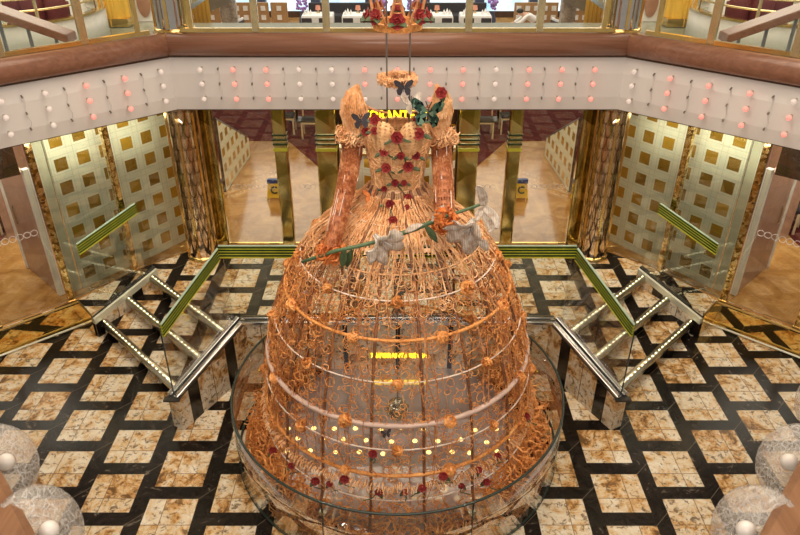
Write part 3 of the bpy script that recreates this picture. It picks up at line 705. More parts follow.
for i in range(13):
    x = (-193.5+32.25*i)/53.0
    for r in range(3):
        pk = i in pinkc and not (i == 5 and r == 2)
        place(bulb_p if pk else bulb_w, (x, 12.965, rows[r]), '%s bulb, %s row of the back white fascia, %s from its left end' % ('glowing pink' if pk else 'pale white', ('top', 'middle', 'bottom')[r], ORD[i]), 0)
    if i < 12: place(hook_p, (x+.305, 12.975, 4.55), 'dark wire hooks on the back fascia, %s set from its left end' % ORD[i], 0)
rp = [Vector(p) for p in rim]
for sx in (-1, 1):
    a = Vector((sx*4.24, 13.0)); d = Vector((sx*9.6, 8.25))-a; Ls = d.length; d.normalize(); rz = -sx*(pi/2-atan2(abs(d.x), abs(d.y)))
    n = Vector((-abs(d.y)*sx, -abs(d.x)))
    for i in range(8):
        s_ = .27+i*.68; p = a+d*s_
        for r in range(3):
            pk = (i in (1, 2, 5) if sx < 0 else i in (1, 2, 3)) or (sx > 0 and i == 4 and r > 0)
            place(bulb_p if pk else bulb_w, (p.x+n.x*.035, p.y+n.y*.035, rows[r]), '%s bulb, %s row of the %s slanting fascia, %s from the corner pillar' % ('glowing pink' if pk else 'pale white', ('top', 'middle', 'bottom')[r], SIDE[sx], ORD[i]), rz)
        p = a+d*(s_+.34)
        if i < 7: place(hook_p, (p.x+n.x*.025, p.y+n.y*.025, 4.55), 'dark wire hooks on the %s slanting fascia, %s set from the corner pillar' % (SIDE[sx], ORD[i]), rz)

# ================================================================== UPPER GLASS RAILING
inn = offset_path(rim, .02)
for i in range(3):
    t = thing('glass_railing', 'glass railing with brass posts above the %s wooden band' % ('left slanting', 'back', 'right slanting')[i], 'railing', (inn[i][0], inn[i][1], FT+.4))
    a, b = Vector(inn[i]), Vector(inn[i+1]); d = b-a; L = d.length; d.normalize()
    z0 = FT+.41
    if i == 1: st = [L/2+k*1.29 for k in range(-2, 3)]
    else:
        base = [1.45, 2.78, 4.2, 5.6]; st = [L-q for q in base] if i == 0 else base
    ends = [.50, L-.50]
    lim = sorted(st+ends)
    for q in st:
        c = a+d*q; obj('post', MB().box((c.x, c.y, z0+.75), (.13, .10, 1.5), atan2(d.y, d.x)), M['brass'], t, bevel=.012)
    for q0, q1 in zip(lim, lim[1:]):
        vwall(a+d*(q0+.07), a+d*(q1-.07), .02, z0+.03, z0+1.35, 'glass_pane', M['glass'], t)
    for q in ends:
        c = a+d*q; obj('edge_post', MB().box((c.x, c.y, z0+.75), (.07, .08, 1.5), atan2(d.y, d.x)), M['gold'], t)
    vwall(a+d*.3, a+d*(L-.3), .09, z0, z0+.07, 'bottom_rail', M['gold'], t)
    vwall(a+d*.3, a+d*(L-.3), .1, z0+1.4, z0+1.5, 'hand_rail', M['brass'], t)

# ================================================================== THE DRESS
YC = 8.46
rng = random.Random(11)
SK = [(.0, 2.30), (.35, 2.20), (.6, 2.10), (1.18, 2.03), (1.62, 2.0), (2.05, 1.93), (2.56, 1.79), (3.07, 1.6), (3.47, 1.38), (3.78, 1.15), (4.1, .80), (4.29, .5), (4.5, .335)]
def rad(z):
    for (z0, r0), (z1, r1) in zip(SK, SK[1:]):
        if z <= z1: return r0+(r1-r0)*max(0, (z-z0))/(z1-z0)
    return SK[-1][1]
def sp(a, z, o=0.0): r = rad(z)+o; return (r*cos(a), YC+r*sin(a), z)
ds = thing('dress_sculpture', 'giant orange raffia and wire ball gown standing in the glass ring', 'sculpture', (0, YC, 0))
obj('mirror_base', MB().lathe([(0, .05), (2.02, .05), (2.06, .03), (2.06, .002)], (0, YC), 64), M['mirror'], ds, label='round grey mirror base')
for k, (z, r, m) in enumerate([(4.18, .008, 'hoop'), (3.76, .012, 'rafl'), (3.5, .011, 'hoop'), (3.07, .022, 'raf'), (2.56, .010, 'hoop'), (1.98, .036, 'hoopg'), (1.62, .010, 'hoop'), (1.18, .026, 'raf'), (.76, .010, 'hoop')]):
    obj('hoop', MB().tube([sp(2*pi*i/72, z) for i in range(72)], r, 8 if r > .02 else 5, True), M[m], ds, True)
NR = 18
for k in range(NR):
    a = -pi/2+2*pi*(k+.5)/NR
    obj('rib', MB().tube([sp(a, z, -.01) for z in (.06, .3, .6, 1, 1.4, 1.8, 2.2, 2.6, 3, 3.3, 3.6, 3.85, 4.1, 4.3, 4.5)], .022, 5), M['ribm'], ds)
bl = None  # glowing discs standing in for fascia bulbs reflected in the mirror base
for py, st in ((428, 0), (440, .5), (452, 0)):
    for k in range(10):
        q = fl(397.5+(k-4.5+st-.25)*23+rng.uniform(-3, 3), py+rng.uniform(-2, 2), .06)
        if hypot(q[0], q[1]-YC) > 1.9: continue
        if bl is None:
            bl = obj('bulb_reflection', MB().lathe([(0, .068), (.034, .066), (.042, .052)], (0, YC), 10), M['bulbrefl'], ds, label='small warm light in the mirror base'); o = bl  # not a lamp: glowing disc for a fascia bulb reflected in the base
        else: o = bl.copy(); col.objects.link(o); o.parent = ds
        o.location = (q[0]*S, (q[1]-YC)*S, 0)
# rosettes where hoops and ribs cross
mb = MB()
for k in range(34):
    a, b = rng.uniform(0, 2*pi), rng.uniform(-.9, .9); q = rng.uniform(.05, .1); d = Vector((cos(a), sin(a), b)).normalized(); u = d.orthogonal().normalized(); w_ = d.cross(u)
    mb.tube([(d*q*.35+u*(q*.55*cos(t*pi/4))+w_*(q*.55*sin(t*pi/4)))[:] for t in range(7)], .008, 3, False, False)
ros = obj('rosette', mb, M['raf'], ds)
ros_me = ros.data; first = True
for z, off in ((3.5, 0), (3.07, .5), (2.56, 0), (1.98, .5), (1.62, 0), (1.18, .5)):
    for k in range(9):
        a = -pi/2+2*pi*(k+off)/9
        p = sp(a, z, .02)
        if first: o = ros; first = False
        else: o = ros.copy(); col.objects.link(o); o.parent = ds
        o.location = (p[0]*S, (p[1]-YC)*S, p[2]*S)
        s_ = rng.uniform(1.05, 1.5); o.scale = (s_,)*3; o.rotation_euler = (rng.uniform(0, 6), rng.uniform(0, 6), rng.uniform(0, 6))
for v in ros_me.vertices: v.co.y += YC*S          # the rosette mesh was built round its own centre
# open netting of curled wires all over the cage
def netting(n, zr, size, tr, seed, front=1.0):
    mb = MB(); g = random.Random(seed)
    while n > 0:
        a = g.uniform(0, 2*pi); z = g.uniform(*zr)
        if sin(a) < -.5 and g.random() > front: n -= 1; continue
        n -= 1
        r = rad(z)+g.uniform(-.05, .02); q = g.uniform(*size); th = g.uniform(0, 6.3); st = g.uniform(.55, 1)
        slope = (rad(z+.1)-rad(z-.1))/.2
        tu = Vector((-sin(a), cos(a), 0)); tv = Vector((slope*cos(a), slope*sin(a), 1)).normalized(); nn = tu.cross(tv)
        c = Vector((r*cos(a), YC+r*sin(a), z)); full = g.random() < .55
        m = 8 if full else 7; pts = []
        for i in range(m):
            t = 2*pi*i/8 if full else i/6*4.2; e = q*(1 if full else 1+.35*i/6)
            x, y = e*cos(t), e*st*sin(t)
            pts.append(c+tu*(x*cos(th)-y*sin(th))+tv*(x*sin(th)+y*cos(th))+nn*g.uniform(-.02, .03))
        mb.tube(pts, g.uniform(*tr), 3, full, False)
    return mb
tag(obj('netting', netting(5600, (.45, 3.5), (.02, .08), (.004, .0065), 3, .7), M['raf'], ds), kind='stuff')
tag(obj('netting', netting(700, (3.3, 3.85), (.03, .08), (.005, .008), 5, .9), M['rafl'], ds, label='paler netting near the waist'), kind='stuff')
# vertical wobbly strands, dense towards the waist
def strands(n, z0, z1, rr, seed, jit=.05):
    mb = MB(); g = random.Random(seed)
    for i in range(n):
        a = g.uniform(0, 2*pi); za = z1; zb = z0+g.random()*(z1-z0)*.55; m = 8; pts = []; da = g.uniform(-.25, .25)
        for k in range(m):
            t = k/(m-1); z = za+(zb-za)*t
            pts.append(sp(a+da*t+g.uniform(-.5, .5)*jit/max(.35, rad(z)), z, g.uniform(-.03, .05)))
        mb.tube(pts, g.uniform(*rr), 3, False, False)
    return mb
tag(obj('overskirt_strands', strands(330, 3.48, 4.42, (.006, .011), 8), M['rafl'], ds), kind='stuff')
tag(obj('overskirt_strands', strands(90, .5, 3.7, (.005, .009), 9, .10), M['rafd'], ds, label='darker copper strands'), kind='stuff')
mb = MB(); uvs = []; n = 96; zs = [3.9, 3.97, 4.03, 4.1, 4.2, 4.3, 4.4, 4.5]
for z in zs:
    for k in range(n+1): mb.v.append(sp(2*pi*k/n, z, -.02)); uvs.append((k/n, z))
for i in range(len(zs)-1):
    for k in range(n): b = i*(n+1)+k; mb.f.append((b, b+1, b+n+2, b+n+1))
obj('overskirt', mb, M['wovs'], ds, True, uv=uvs)
# raffia heaped round the hem, filling the ring
mb = MB(); g = random.Random(21)
for i in range(3300):
    a = g.uniform(0, 2*pi); t = g.random(); r = 2.0+.46*t; hz = (1.0 if abs(cos(a)) > .6 else .55)*(1-t)**.8*(.75+.25*sin(a*7)); z = .04+g.random()*max(.1, hz)
    p = Vector((r*cos(a), YC+r*sin(a), z)); d = Vector((g.uniform(-1, 1), g.uniform(-1, 1), g.uniform(-.8, .8))).normalized(); pts = [p]
    for k in range(4):
        d = (d+Vector((g.uniform(-.8, .8), g.uniform(-.8, .8), g.uniform(-.8, .6)))).normalized(); q = pts[-1]+d*.075
        rr_ = hypot(q.x, q.y-YC)
        if rr_ > 2.5 or q.y > 9.92: q = Vector((q.x*2.48/max(2.48, rr_), min(9.9, YC+(q.y-YC)*2.48/max(2.48, rr_)), q.z))
        q.z = max(.03, q.z); pts.append(q)
    if pts[0].y > 9.9: continue
    mb.tube(pts, g.uniform(.007, .014), 3, False, False)
tag(obj('hem_raffia', mb, M['raf'], ds), kind='stuff')
mb = MB(); g = random.Random(22)                       # fringe line above the hem
for i in range(520):
    a = 2*pi*i/520; z = .98+g.uniform(-.05, .05); p = Vector(sp(a, z, .02)); q = g.uniform(.03, .07)
    mb.tube([p+Vector((q*cos(a)*cos(t)+g.uniform(-.01, .01), q*sin(a)*cos(t), q*sin(t))) for t in (0, 1, 2, 3, 4)], .009, 3, False, False)
tag(obj('fringe', mb, M['rafl'], ds), kind='stuff')
# bodice
BO = [(4.40, .38, .33), (4.5, .335, .29), (4.62, .335, .30), (4.8, .365, .33), (4.95, .395, .35), (5.1, .43, .38), (5.22, .455, .40), (5.34, .44, .39), (5.44, .40, .33)]
mb = MB(); uvs = []; n = 64
def botop(a):                         # top line: two cups, low at centre front and at the back
    f = sin(a)
    if f < 0: return .24*abs(cos(a*1))**.0*(1-abs(abs(cos(a))-.42)*1.15)-.11*math.exp(-(cos(a)/.14)**2)
    return .02
for i, (z, rx, ry) in enumerate(BO):
    for k in range(n+1):
        a = 2*pi*k/n; zz = z
        if z > 5.15: zz = 5.15+(z-5.15)*max(.05, min(1, .35+botop(a)*3.0))
        cup = .05*math.exp(-((cos(a)*1.0-.42)/.2)**2)+.05*math.exp(-((cos(a)+.42)/.2)**2) if sin(a) < 0 and z > 5.0 else 0
        mb.v.append((rx*cos(a), YC+(ry+cup)*sin(a), zz)); uvs.append((k/n, (z-4.4)))
for i in range(len(BO)-1):
    for k in range(n): b = i*(n+1)+k; mb.f.append((b, b+1, b+n+2, b+n+1))
bod = obj('bodice', mb, M['wovb'], ds, True, uv=uvs, solid=.02)
for k in range(16):
    a = 2*pi*(k+.5)/16
    obj('boning', MB().tube([(rx*cos(a)*1.02, YC+ry*sin(a)*1.02, z) for z, rx, ry in BO[:7]], .013, 5), M['rafl'], bod)
mb = MB(); g = random.Random(31)
for i in range(300):
    a = g.uniform(0, 2*pi); z = g.uniform(4.45, 5.25); j = max(0, min(len(BO)-2, [q[0] <= z for q in BO].count(True)-1)); t = (z-BO[j][0])/(BO[j+1][0]-BO[j][0]); rx = BO[j][1]+(BO[j+1][1]-BO[j][1])*t; ry = BO[j][2]+(BO[j+1][2]-BO[j][2])*t
    mb.tube([(rx*cos(a+k*.12)*1.02, YC+ry*sin(a+k*.12)*1.03, z+g.uniform(-.03, .03)) for k in range(6)], g.uniform(.006, .011), 3, False, False)
tag(obj('straw_strands', mb, M['rafl'], bod), kind='stuff')
# shoulder wings: curved straw shells
for sx in (-1, 1):
    out_ = [(.49, 5.79), (.62, 5.70), (.68, 5.59), (.70, 5.46), (.67, 5.33), (.60, 5.19)]
    in_ = [(.48, 5.80), (.43, 5.66), (.39, 5.55), (.36, 5.45), (.40, 5.34), (.47, 5.21)]
    if sx > 0: out_ = [(x-.02, z+.0) for x, z in out_]
    g_ = []
    for i in range(len(out_)):
        r_ = []
        for j in range(7):
            t = j/6; x = in_[i][0]+(out_[i][0]-in_[i][0])*t; z = in_[i][1]+(out_[i][1]-in_[i][1])*t
            r_.append((sx*x, YC-.02-.13*sin(pi*t)*sin(pi*(i+.5)/6)-(.06+.08*(i/5))*(1-t), z))
        g_.append(r_)
    wg = obj('shoulder_wing', MB().grid(g_), M['rafl'], ds, True, solid=.03, sub=1)
    mb = MB(); g = random.Random(40+sx)
    for i in range(150):
        t = g.random(); pts = []
        for k in range(6):
            p = Vector(g_[k][min(6, int(t*6.99))]); p2 = Vector(g_[k][min(6, int(t*6.99)+1)]); q = p.lerp(p2, (t*6.99) % 1 if int(t*6.99) < 6 else 0)
            pts.append(q+Vector((g.uniform(-.02, .02), -.03+g.uniform(-.02, .01), g.uniform(-.03, .03))))
        mb.tube(pts, .008, 3, False, False)
    tag(obj('straw_strands', mb, M['rafl'], wg), kind='stuff')
    # sleeve with frilled cuff top
    if sx < 0: path = [(-.56, YC-.04, 5.10), (-.60, YC-.10, 4.85), (-.66, YC-.32, 4.55), (-.76, YC-.66, 4.22), (-.84, YC-.92, 3.95)]; rr = [.115, .115, .11, .095, .08]
    else: path = [(.56, YC-.04, 5.10), (.57, YC-.12, 4.85), (.585, YC-.35, 4.62), (.59, YC-.62, 4.42), (.59, YC-.78, 4.30)]; rr = [.115, .115, .115, .11, .10]
    pts = []; rs = []
    for i in range(len(path)-1):
        for k in range(4): pts.append(Vector(path[i]).lerp(Vector(path[i+1]), k/4)); rs.append(rr[i]+(rr[i+1]-rr[i])*k/4)
    pts.append(Vector(path[-1])); rs.append(rr[-1])
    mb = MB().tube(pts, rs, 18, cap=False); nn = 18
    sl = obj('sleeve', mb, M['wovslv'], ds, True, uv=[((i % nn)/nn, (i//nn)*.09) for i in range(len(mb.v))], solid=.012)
    mb = MB(); g = random.Random(50+sx)
    for i in range(190):
        a = g.uniform(0, 6.28); pp = []
        for k in range(0, len(pts), 3):
            b = a+k*.05; pp.append(pts[k]+Vector((cos(b), sin(b)*.9, sin(b)*-.3))*(rs[k]+.008+g.uniform(-.012, .012)))
        mb.tube(pp, .007, 3, False, False)
    tag(obj('copper_strands', mb, M['rust'], sl), kind='stuff')
    mb = MB()
    for i in range(14):
        a = g.uniform(0, 6.28); k0 = g.randrange(0, len(pts)-6)
        mb.tube([pts[k]+Vector((cos(a), sin(a)*.9, sin(a)*-.3))*(rs[k]+.02) for k in range(k0, k0+4)], .005, 4, False, False)
    tag(obj('pale_strands', mb, M['hoop'], sl, label='pale bead strands'), kind='stuff')
    def frill(c, rmax, n_, mat, seed, nm, par):
        g = random.Random(seed); mb = MB()
        for i in range(n_):
            a = g.uniform(0, 6.28); q = g.uniform(.3, 1)*rmax; c0 = Vector(c)+Vector((cos(a)*q, sin(a)*q*.8, g.uniform(-.07, .07)))
            d = Vector((g.uniform(-1, 1), g.uniform(-1, 1), g.uniform(-1, 1))).normalized(); e = d.orthogonal().normalized()
            mb.tube([c0+d*(.055*cos(t))+e*(.055*sin(t)) for t in (0, .9, 1.8, 2.7, 3.6)], .010, 3, False, False)
        return tag(obj(nm, mb, mat, par), kind='stuff')
    frill((sx*.57, YC-.05, 5.16), .19, 240, M['rafl'], 60+sx, 'shoulder_frill', sl)
    frill(pts[-1], .16, 260, M['cuff'], 70+sx, 'rust_cuff', sl)

# roses, butterflies
def rose_mb(c, r, facing=(0, -1, .35)):
    mb = MB(); c = Vector(c); f = Vector(facing).normalized(); u = f.orthogonal().normalized(); w_ = f.cross(u)
    for L, (n, rr, tilt) in enumerate(((3, .30, 1.25), (5, .62, .85), (7, 1.0, .42))):
        for k in range(n):
            a = 2*pi*k/n+L*.6; d = u*cos(a)+w_*sin(a); s = f.cross(d); g_ = []
            for i in range(4):
                t = i/3; row = []
                for j in range(4):
                    q = (j/3-.5)*2; wd = rr*r*(.30+.42*sin(pi*(.25+.6*t)))
                    row.append(tuple(c+d*(rr*r*t*cos(tilt)+.04*r)+f*(r*(.15+t*sin(tilt)*.75)-.12*r*q*q*0+.18*r*q*q)+s*(q*wd)))
                g_.append(row)
            mb.grid(g_)
    return mb
def leaf_mb(c, d, L, wd, up=(0, -.5, 1)):
    mb = MB(); c = Vector(c); d = Vector(d).normalized(); s = d.cross(Vector(up)).normalized(); nrm = s.cross(d); g_ = []
    for i in range(6):
        t = i/5; q = wd*sin(pi*min(.98, t*.9+.08)); g_.append([tuple(c+d*(L*t)+s*(q*k)+nrm*(.25*abs(k)*q-.12*L*t*t)) for k in (-1, 0, 1)])
    return mb.grid(g_)
def surf(px, py):                         # on the front of bodice / skirt for a photo position: march out from the axis plane
    for i in range(400):
        Y = YC-2.4+i*.006; p = at(px, py, Y); z = p[2]
        if z > 4.42:
            j = max(0, min(len(BO)-2, [q[0] <= z for q in BO].count(True)-1)); t = max(0, min(1.2, (z-BO[j][0])/(BO[j+1][0]-BO[j][0]))); rx = BO[j][1]+(BO[j+1][1]-BO[j][1])*t; ry = BO[j][2]+(BO[j+1][2]-BO[j][2])*t
        else: rx = ry = rad(z)
        if (p[0]/rx)**2+((Y-YC)/ry)**2 <= 1.0: return p
    return at(px, py, YC-.3)
for px, py, r in ((375, 119, .075), (366, 131, .06), (374.5, 130, .055), (397, 137, .085), (418, 119, .075), (418, 133, .085), (384, 151, .065), (401, 155, .055), (416, 155, .06), (386, 167, .07), (408, 166, .075), (395, 182, .055), (404, 182, .045), (384, 188, .045), (390, 203, .065), (408, 197, .065), (407, 206, .04), (393, 219, .065), (384, 103, .0)):
    if not r: continue
    p = surf(px, py); p = (p[0], p[1]-.03, p[2])
    r *= .88; ro = obj('rose', rose_mb(p, r), M['rose'], ds, solid=.006, label='red rose')
    for s_ in (-1, 1):
        obj('leaf', leaf_mb((p[0]+s_*r*.7, p[1]+.01, p[2]-.02), (s_, -.2, rng.uniform(-.9, .3)), r*1.7, r*.5), M['leaf'], ro, solid=.005)
mb = MB().tube([tuple(Vector(surf(x, y))+Vector((0, -.025, 0))) for x, y in ((375, 121), (384, 150), (397, 140), (408, 166), (386, 168), (395, 182), (408, 197), (390, 204), (393, 218))], .010, 5)
obj('rose_vine', mb, M['leaf'], ds)
for px, py in ((274, 449), (292, 464), (316, 479), (330, 482), (345, 477), (379, 490), (405, 490), (422, 486), (443, 474), (461, 484), (478, 468), (486, 480), (497, 454), (523, 421), (525, 415), (373, 302+150)):
    p = surf(px, py); p = (p[0], p[1]-.04, p[2]+.02); r = rng.uniform(.045, .065)
    ro = obj('hem_rose', rose_mb(p, r), M['rose'], ds, solid=.006, label='red rose near the hem')
    obj('leaf', leaf_mb(p, (rng.uniform(-1, 1), -.3, -.8), r*2.2, r*.55), M['leaf'], ro, solid=.005)
    obj('stem', MB().tube([p, tuple(Vector(p)+Vector((rng.uniform(-.15, .15), -.03, -.1))), tuple(Vector(p)+Vector((rng.uniform(-.25, .25), -.02, -.16)))], .008, 4), M['leaf'], ro)
def butterfly(c, s, mat, tilt, yaw, par, nm='butterfly', edge=None):
    out = None; c = Vector(c)
    from mathutils import Euler
    R = Euler((tilt, 0, yaw)).to_matrix()
    body = obj(nm, MB().tube([tuple(c+R@Vector((0, 0, z))*s) for z in (-.4, -.2, 0, .25, .38)], [.02*s*2, .05*s, .07*s, .06*s, .03*s], 6), M['bfly'], par, True)
    for sg in (-1, 1):
        for outl, y in (([(.04, .1), (.35, .62), (.8, .85), (1.0, .7), (.85, .3), (.45, .02)], .0), ([(.04, .05), (.5, .05), (.72, -.2), (.62, -.6), (.35, -.75), (.12, -.4)], .02)):
            vs = [tuple(c+R@Vector((sg*x, -.22*x+y, z))*s) for x, z in outl]
            obj('wing', MB().add(vs, [tuple(range(6))]), mat, body, solid=.012)
    for sg in (-1, 1): obj('feeler', MB().tube([tuple(c+R@Vector((sg*.02, 0, .35))*s), tuple(c+R@Vector((sg*.18, -.05, .7))*s)], .006, 4), M['bfly'], body)
    return body
p = at(428, 114, YC-.42); butterfly(p, .21, M['bflyg'], -.2, -.35, ds)['label'] = 'green butterfly on the right shoulder'
p = at(412, 105, YC-.36); butterfly(p, .15, M['gauze'], -.5, .6, ds)['label'] = 'pale see-through butterfly on the neckline'
p = at(361, 121, YC-.46); butterfly(p, .12, M['bfly'], -.2, .3, ds)['label'] = 'dark butterfly on the left shoulder'
p = surf(371, 195); butterfly((p[0], p[1]-.04, p[2]), .11, M['cuff'], -.5, .3, ds)['label'] = 'rust butterfly on the hip'
p = surf(386, 432); butterfly((p[0], p[1]-.03, p[2]), .07, M['bfly'], -.4, .3, ds)
p = at(441, 93, YC-.2); ro = obj('rose', rose_mb(p, .07), M['rose'], ds, solid=.006); obj('leaf', leaf_mb(p, (.3, -.2, -1), .12, .04), M['leaf'], ro, solid=.005)
for sx in (-1, 1):                        # ring strips of the neckline
    obj('neck_strip', MB().tube([at(397.5+sx*q, y, YC-.12) for q, y in ((34, 104), (28, 108), (20, 111), (10, 113))], .014, 6), M['rafd'], ds)
mb = MB(); g = random.Random(77)         # wire ball hanging inside the cage
for i in range(46):
    d = Vector((g.uniform(-1, 1), g.uniform(-1, 1), g.uniform(-1, 1))).normalized(); u = d.orthogonal().normalized(); w_ = d.cross(u)
    mb.tube([tuple(Vector((0, YC-.6, 1.05))+(u*cos(t*pi/6)+w_*sin(t*pi/6))*.17) for t in range(12)], .008, 3, True)
obj('wire_ball', mb, M['steel'], ds); obj('hanger', MB().tube([(0, YC-.6, 1.2), (0, YC-.3, 3.5), (0, YC, 4.45)], .006, 4), M['cable'], ds)

# ------------------------------------------------ branch of white lilies laid across the sleeves
br = thing('flower_branch', 'long green branch with white gauze lilies laid across the gown between its cuffs', 'branch', (0, 7.3, 3.7))
YB = 7.42
path = [at(x, y, YB+dy) for x, y, dy in ((302, 262, .1), (320, 256, .05), (335, 251, 0), (355, 247, -.03), (375, 242, -.03), (397, 235, 0), (415, 229, .02), (432, 222, .02), (446, 216, .0), (462, 211, .02), (482, 204, .05))]
obj('stem', MB().tube(path, [.022, .026, .026, .026, .026, .03, .032, .028, .024, .02, .018], 8), M['stem'], br, True)
def lily(c, f, s, nm, lab):
    c = Vector(c); f = Vector(f).normalized(); u = f.orthogonal().normalized(); w_ = f.cross(u); mb = MB(); n = 36; vs = []
    pr = [(.10, -.6), (.14, -.35), (.22, -.1), (.40, .12), (.66, .26), (.92, .28)]
    for i, (r, h) in enumerate(pr):
        for k in range(n):
            a = 2*pi*k/n; q = r*(1+(.10*i/5)*cos(6*a)+.05*i/5*cos(5*a+2)); hh = h+(.16*i/5)*cos(6*a+1)+.1*i/5*sin(3*a)
            vs.append(tuple(c+(u*cos(a)+w_*sin(a))*q*s+f*hh*s))
    mb.add(vs, [(i*n+k, i*n+(k+1) % n, (i+1)*n+(k+1) % n, (i+1)*n+k) for i in range(5) for k in range(n)])
    o = obj(nm, mb, M['gauze'], br, True, solid=.008, label=lab)
    for k in range(6):
        a = 2*pi*k/6; pp = [tuple(c+(u*cos(a)+w_*sin(a))*r*1.02*s*(1+.05*i/5)+f*(h+.03)*s) for i, (r, h) in enumerate(pr)]
        obj('petal_rib', MB().tube(pp, .008, 4), M['whitem'], o)
    obj('stamen', MB().tube([tuple(c-f*.3*s), tuple(c+f*.1*s)], .022, 6), M['gauze'], o)
lily(at(382, 244, YB-.16), (.55, -.8, -.35), .27, 'lily', 'white lily in the middle of the branch')
lily(at(468, 231, YB-.14), (-.45, -.8, -.5), .30, 'lily', 'white lily to the right of the rust carnation')
sv = at(483, 204, YB+.02)
for k, (pts, w0) in enumerate((([(483, 206), (484, 197), (480, 188), (476, 186)], .06), ([(483, 206), (491, 212), (497, 219), (496, 229)], .055), ([(484, 207), (488, 218), (494, 227), (487, 231)], .06), ([(483, 207), (478, 213), (477, 221)], .05))):
    q = [Vector(at(x, y, YB+.02-.05*i)) for i, (x, y) in enumerate(pts)]
    g_ = []
    for i, p in enumerate(q):
        t = i/(len(q)-1); d = (q[min(i+1, len(q)-1)]-q[max(0, i-1)]).normalized(); s = d.cross(Vector((0, -1, .3))).normalized(); ww = w0*(1.2-abs(t-.4)*1.4)
        g_.append([tuple(p+s*ww*e+Vector((0, -.03*abs(e), 0))) for e in (-1, -.5, 0, .5, 1)])
    obj('curled_petal', MB().grid(g_), M['gauze'], br, True, solid=.012, sub=1, label='white curled petal at the tip')
mb = MB(); g = random.Random(91); c = Vector(at(446, 217, YB-.12))
for i in range(34):
    d = Vector((g.uniform(-1, 1), g.uniform(-1, .2), g.uniform(-1, 1))).normalized(); e = d.orthogonal().normalized()
    mb.tube([tuple(c+d*(.05+.04*t)+e*(.045*sin(t*2))) for t in (0, .6, 1.2, 1.8, 2.4)], .018, 5)
obj('carnation', mb, M['cuff'], br, label='rust orange carnation')
for (x, y), d in (((352, 250), (-.35, -.1, -1)), ((405, 232), (.9, -.3, .7)), ((425, 226), (.8, -.3, -.9)), ((432, 221), (.6, -.2, 1.2)), ((345, 249), (-.2, -.2, -1))):
    obj('leaf', leaf_mb(at(x, y, YB-.03), d, .26, .05), M['leaf'] if d[2] < 0 else M['gauze'], br, solid=.008)

# ------------------------------------------------ hanging halo, crown and cables
hl = thing('straw_halo', 'small straw ring with a dark butterfly hanging on cables above the neckline', 'ornament', (0, YC, 5.85))
mb = MB(); g = random.Random(101); cz_ = 5.86
for i in range(330):
    a = g.uniform(0, 6.28); pp = []
    for k in range(5):
        b = a+k*.16; q = .185+g.uniform(-.05, .07); pp.append((q*cos(b), YC+q*sin(b), cz_+g.uniform(-.05, .06)))
    mb.tube(pp, .007, 3, False, False)
obj('straw_ring', mb, M['rafl'], hl)
butterfly(at(403.5, 88, YC-.24), .12, M['bfly'], -.1, .1, hl)
for x in (-.13, .15):
    obj('cable', MB().tube([(x, YC, 5.3), (x, YC, 12.95)], .011, 5), M['cable'], hl, label='thin grey cable')
cr = thing('crown', 'straw crown with red roses hanging on the cables above the halo', 'crown', (0, YC, 6.5))
R0 = .27; zb = 6.50
obj('band', MB().lathe([(R0-.02, zb-.03), (R0+.025, zb-.03), (R0+.03, zb+.05), (R0-.02, zb+.05), (R0-.02, zb-.03)], (0, YC), 32), M['raf'], cr)
for k in range(8):
    a = -pi/2+2*pi*k/8; hh = .42 if k % 2 == 0 else .34
    pk = [(R0*cos(a-.36), YC+R0*sin(a-.36), zb), ((R0+.07)*cos(a), YC+(R0+.07)*sin(a), zb+hh), (R0*cos(a+.36), YC+R0*sin(a+.36), zb)]
    o = obj('peak', MB().tube(pk, .017, 5), M['rafd'], cr)
    obj('cross_wire', MB().tube([tuple(Vector(pk[0]).lerp(Vector(pk[1]), .45)), tuple(Vector(pk[2]).lerp(Vector(pk[1]), .45))], .010, 4), M['rafd'], o)
    p = ((R0+.05)*cos(a), YC+(R0+.05)*sin(a), zb+.10+.03*(k % 2))
    ro = obj('rose', rose_mb(p, .09, (cos(a), sin(a), .3)), M['rose'], cr, solid=.006, label='dark red rose')
    obj('leaf', leaf_mb(p, (cos(a)-sin(a), sin(a)+cos(a), -.2), .15, .05), M['leaf'], ro, solid=.006)
    obj('leaf', leaf_mb(p, (cos(a)+sin(a), sin(a)-cos(a), -.2), .15, .05), M['leaf'], ro, solid=.006)

# ------------------------------------------------ glass ring round the dress
RR, RH = 2.57, 1.08
gr = thing('glass_ring', 'round glass balustrade with dark rim on the tiled floor round the gown', 'balustrade', (0, YC, 0))
amax = math.asin((9.96-YC)/RR); a0, a1 = pi-amax, 2*pi+amax; NP = 6
jn = [a0]+[1.5*pi+radians(q) for q in (-116, -69.2, -22.4, 22.4, 69.2, 116)]+[a1]
for k in range(7):
    b0, b1 = jn[k]+.004, jn[k+1]-.004
    obj('glass_pane', MB().lathe([(RR, .04), (RR, RH), (RR+.02, RH), (RR+.02, .04), (RR, .04)], (0, YC), 16, b0, b1), M['ringglass'], gr, True)
    c = b0-.004
    if k:
        obj('joint', MB().tube([(RR*cos(c), YC+RR*sin(c), .04), (RR*cos(c), YC+RR*sin(c), RH)], .012, 4), M['edge'], gr)
        obj('clip', MB().box(((RR-.02)*cos(c), YC+(RR-.02)*sin(c), .86), (.05, .10, .05), c), M['steel'], gr)
obj('rim', MB().tube([(RR*cos(a0+(a1-a0)*i/80), YC+RR*sin(a0+(a1-a0)*i/80), RH) for i in range(81)], .020, 6), M['edge'], gr, True)
obj('foot', MB().tube([(RR*cos(a0+(a1-a0)*i/80), YC+RR*sin(a0+(a1-a0)*i/80), .022) for i in range(81)], .022, 6), M['edge'], gr, True)

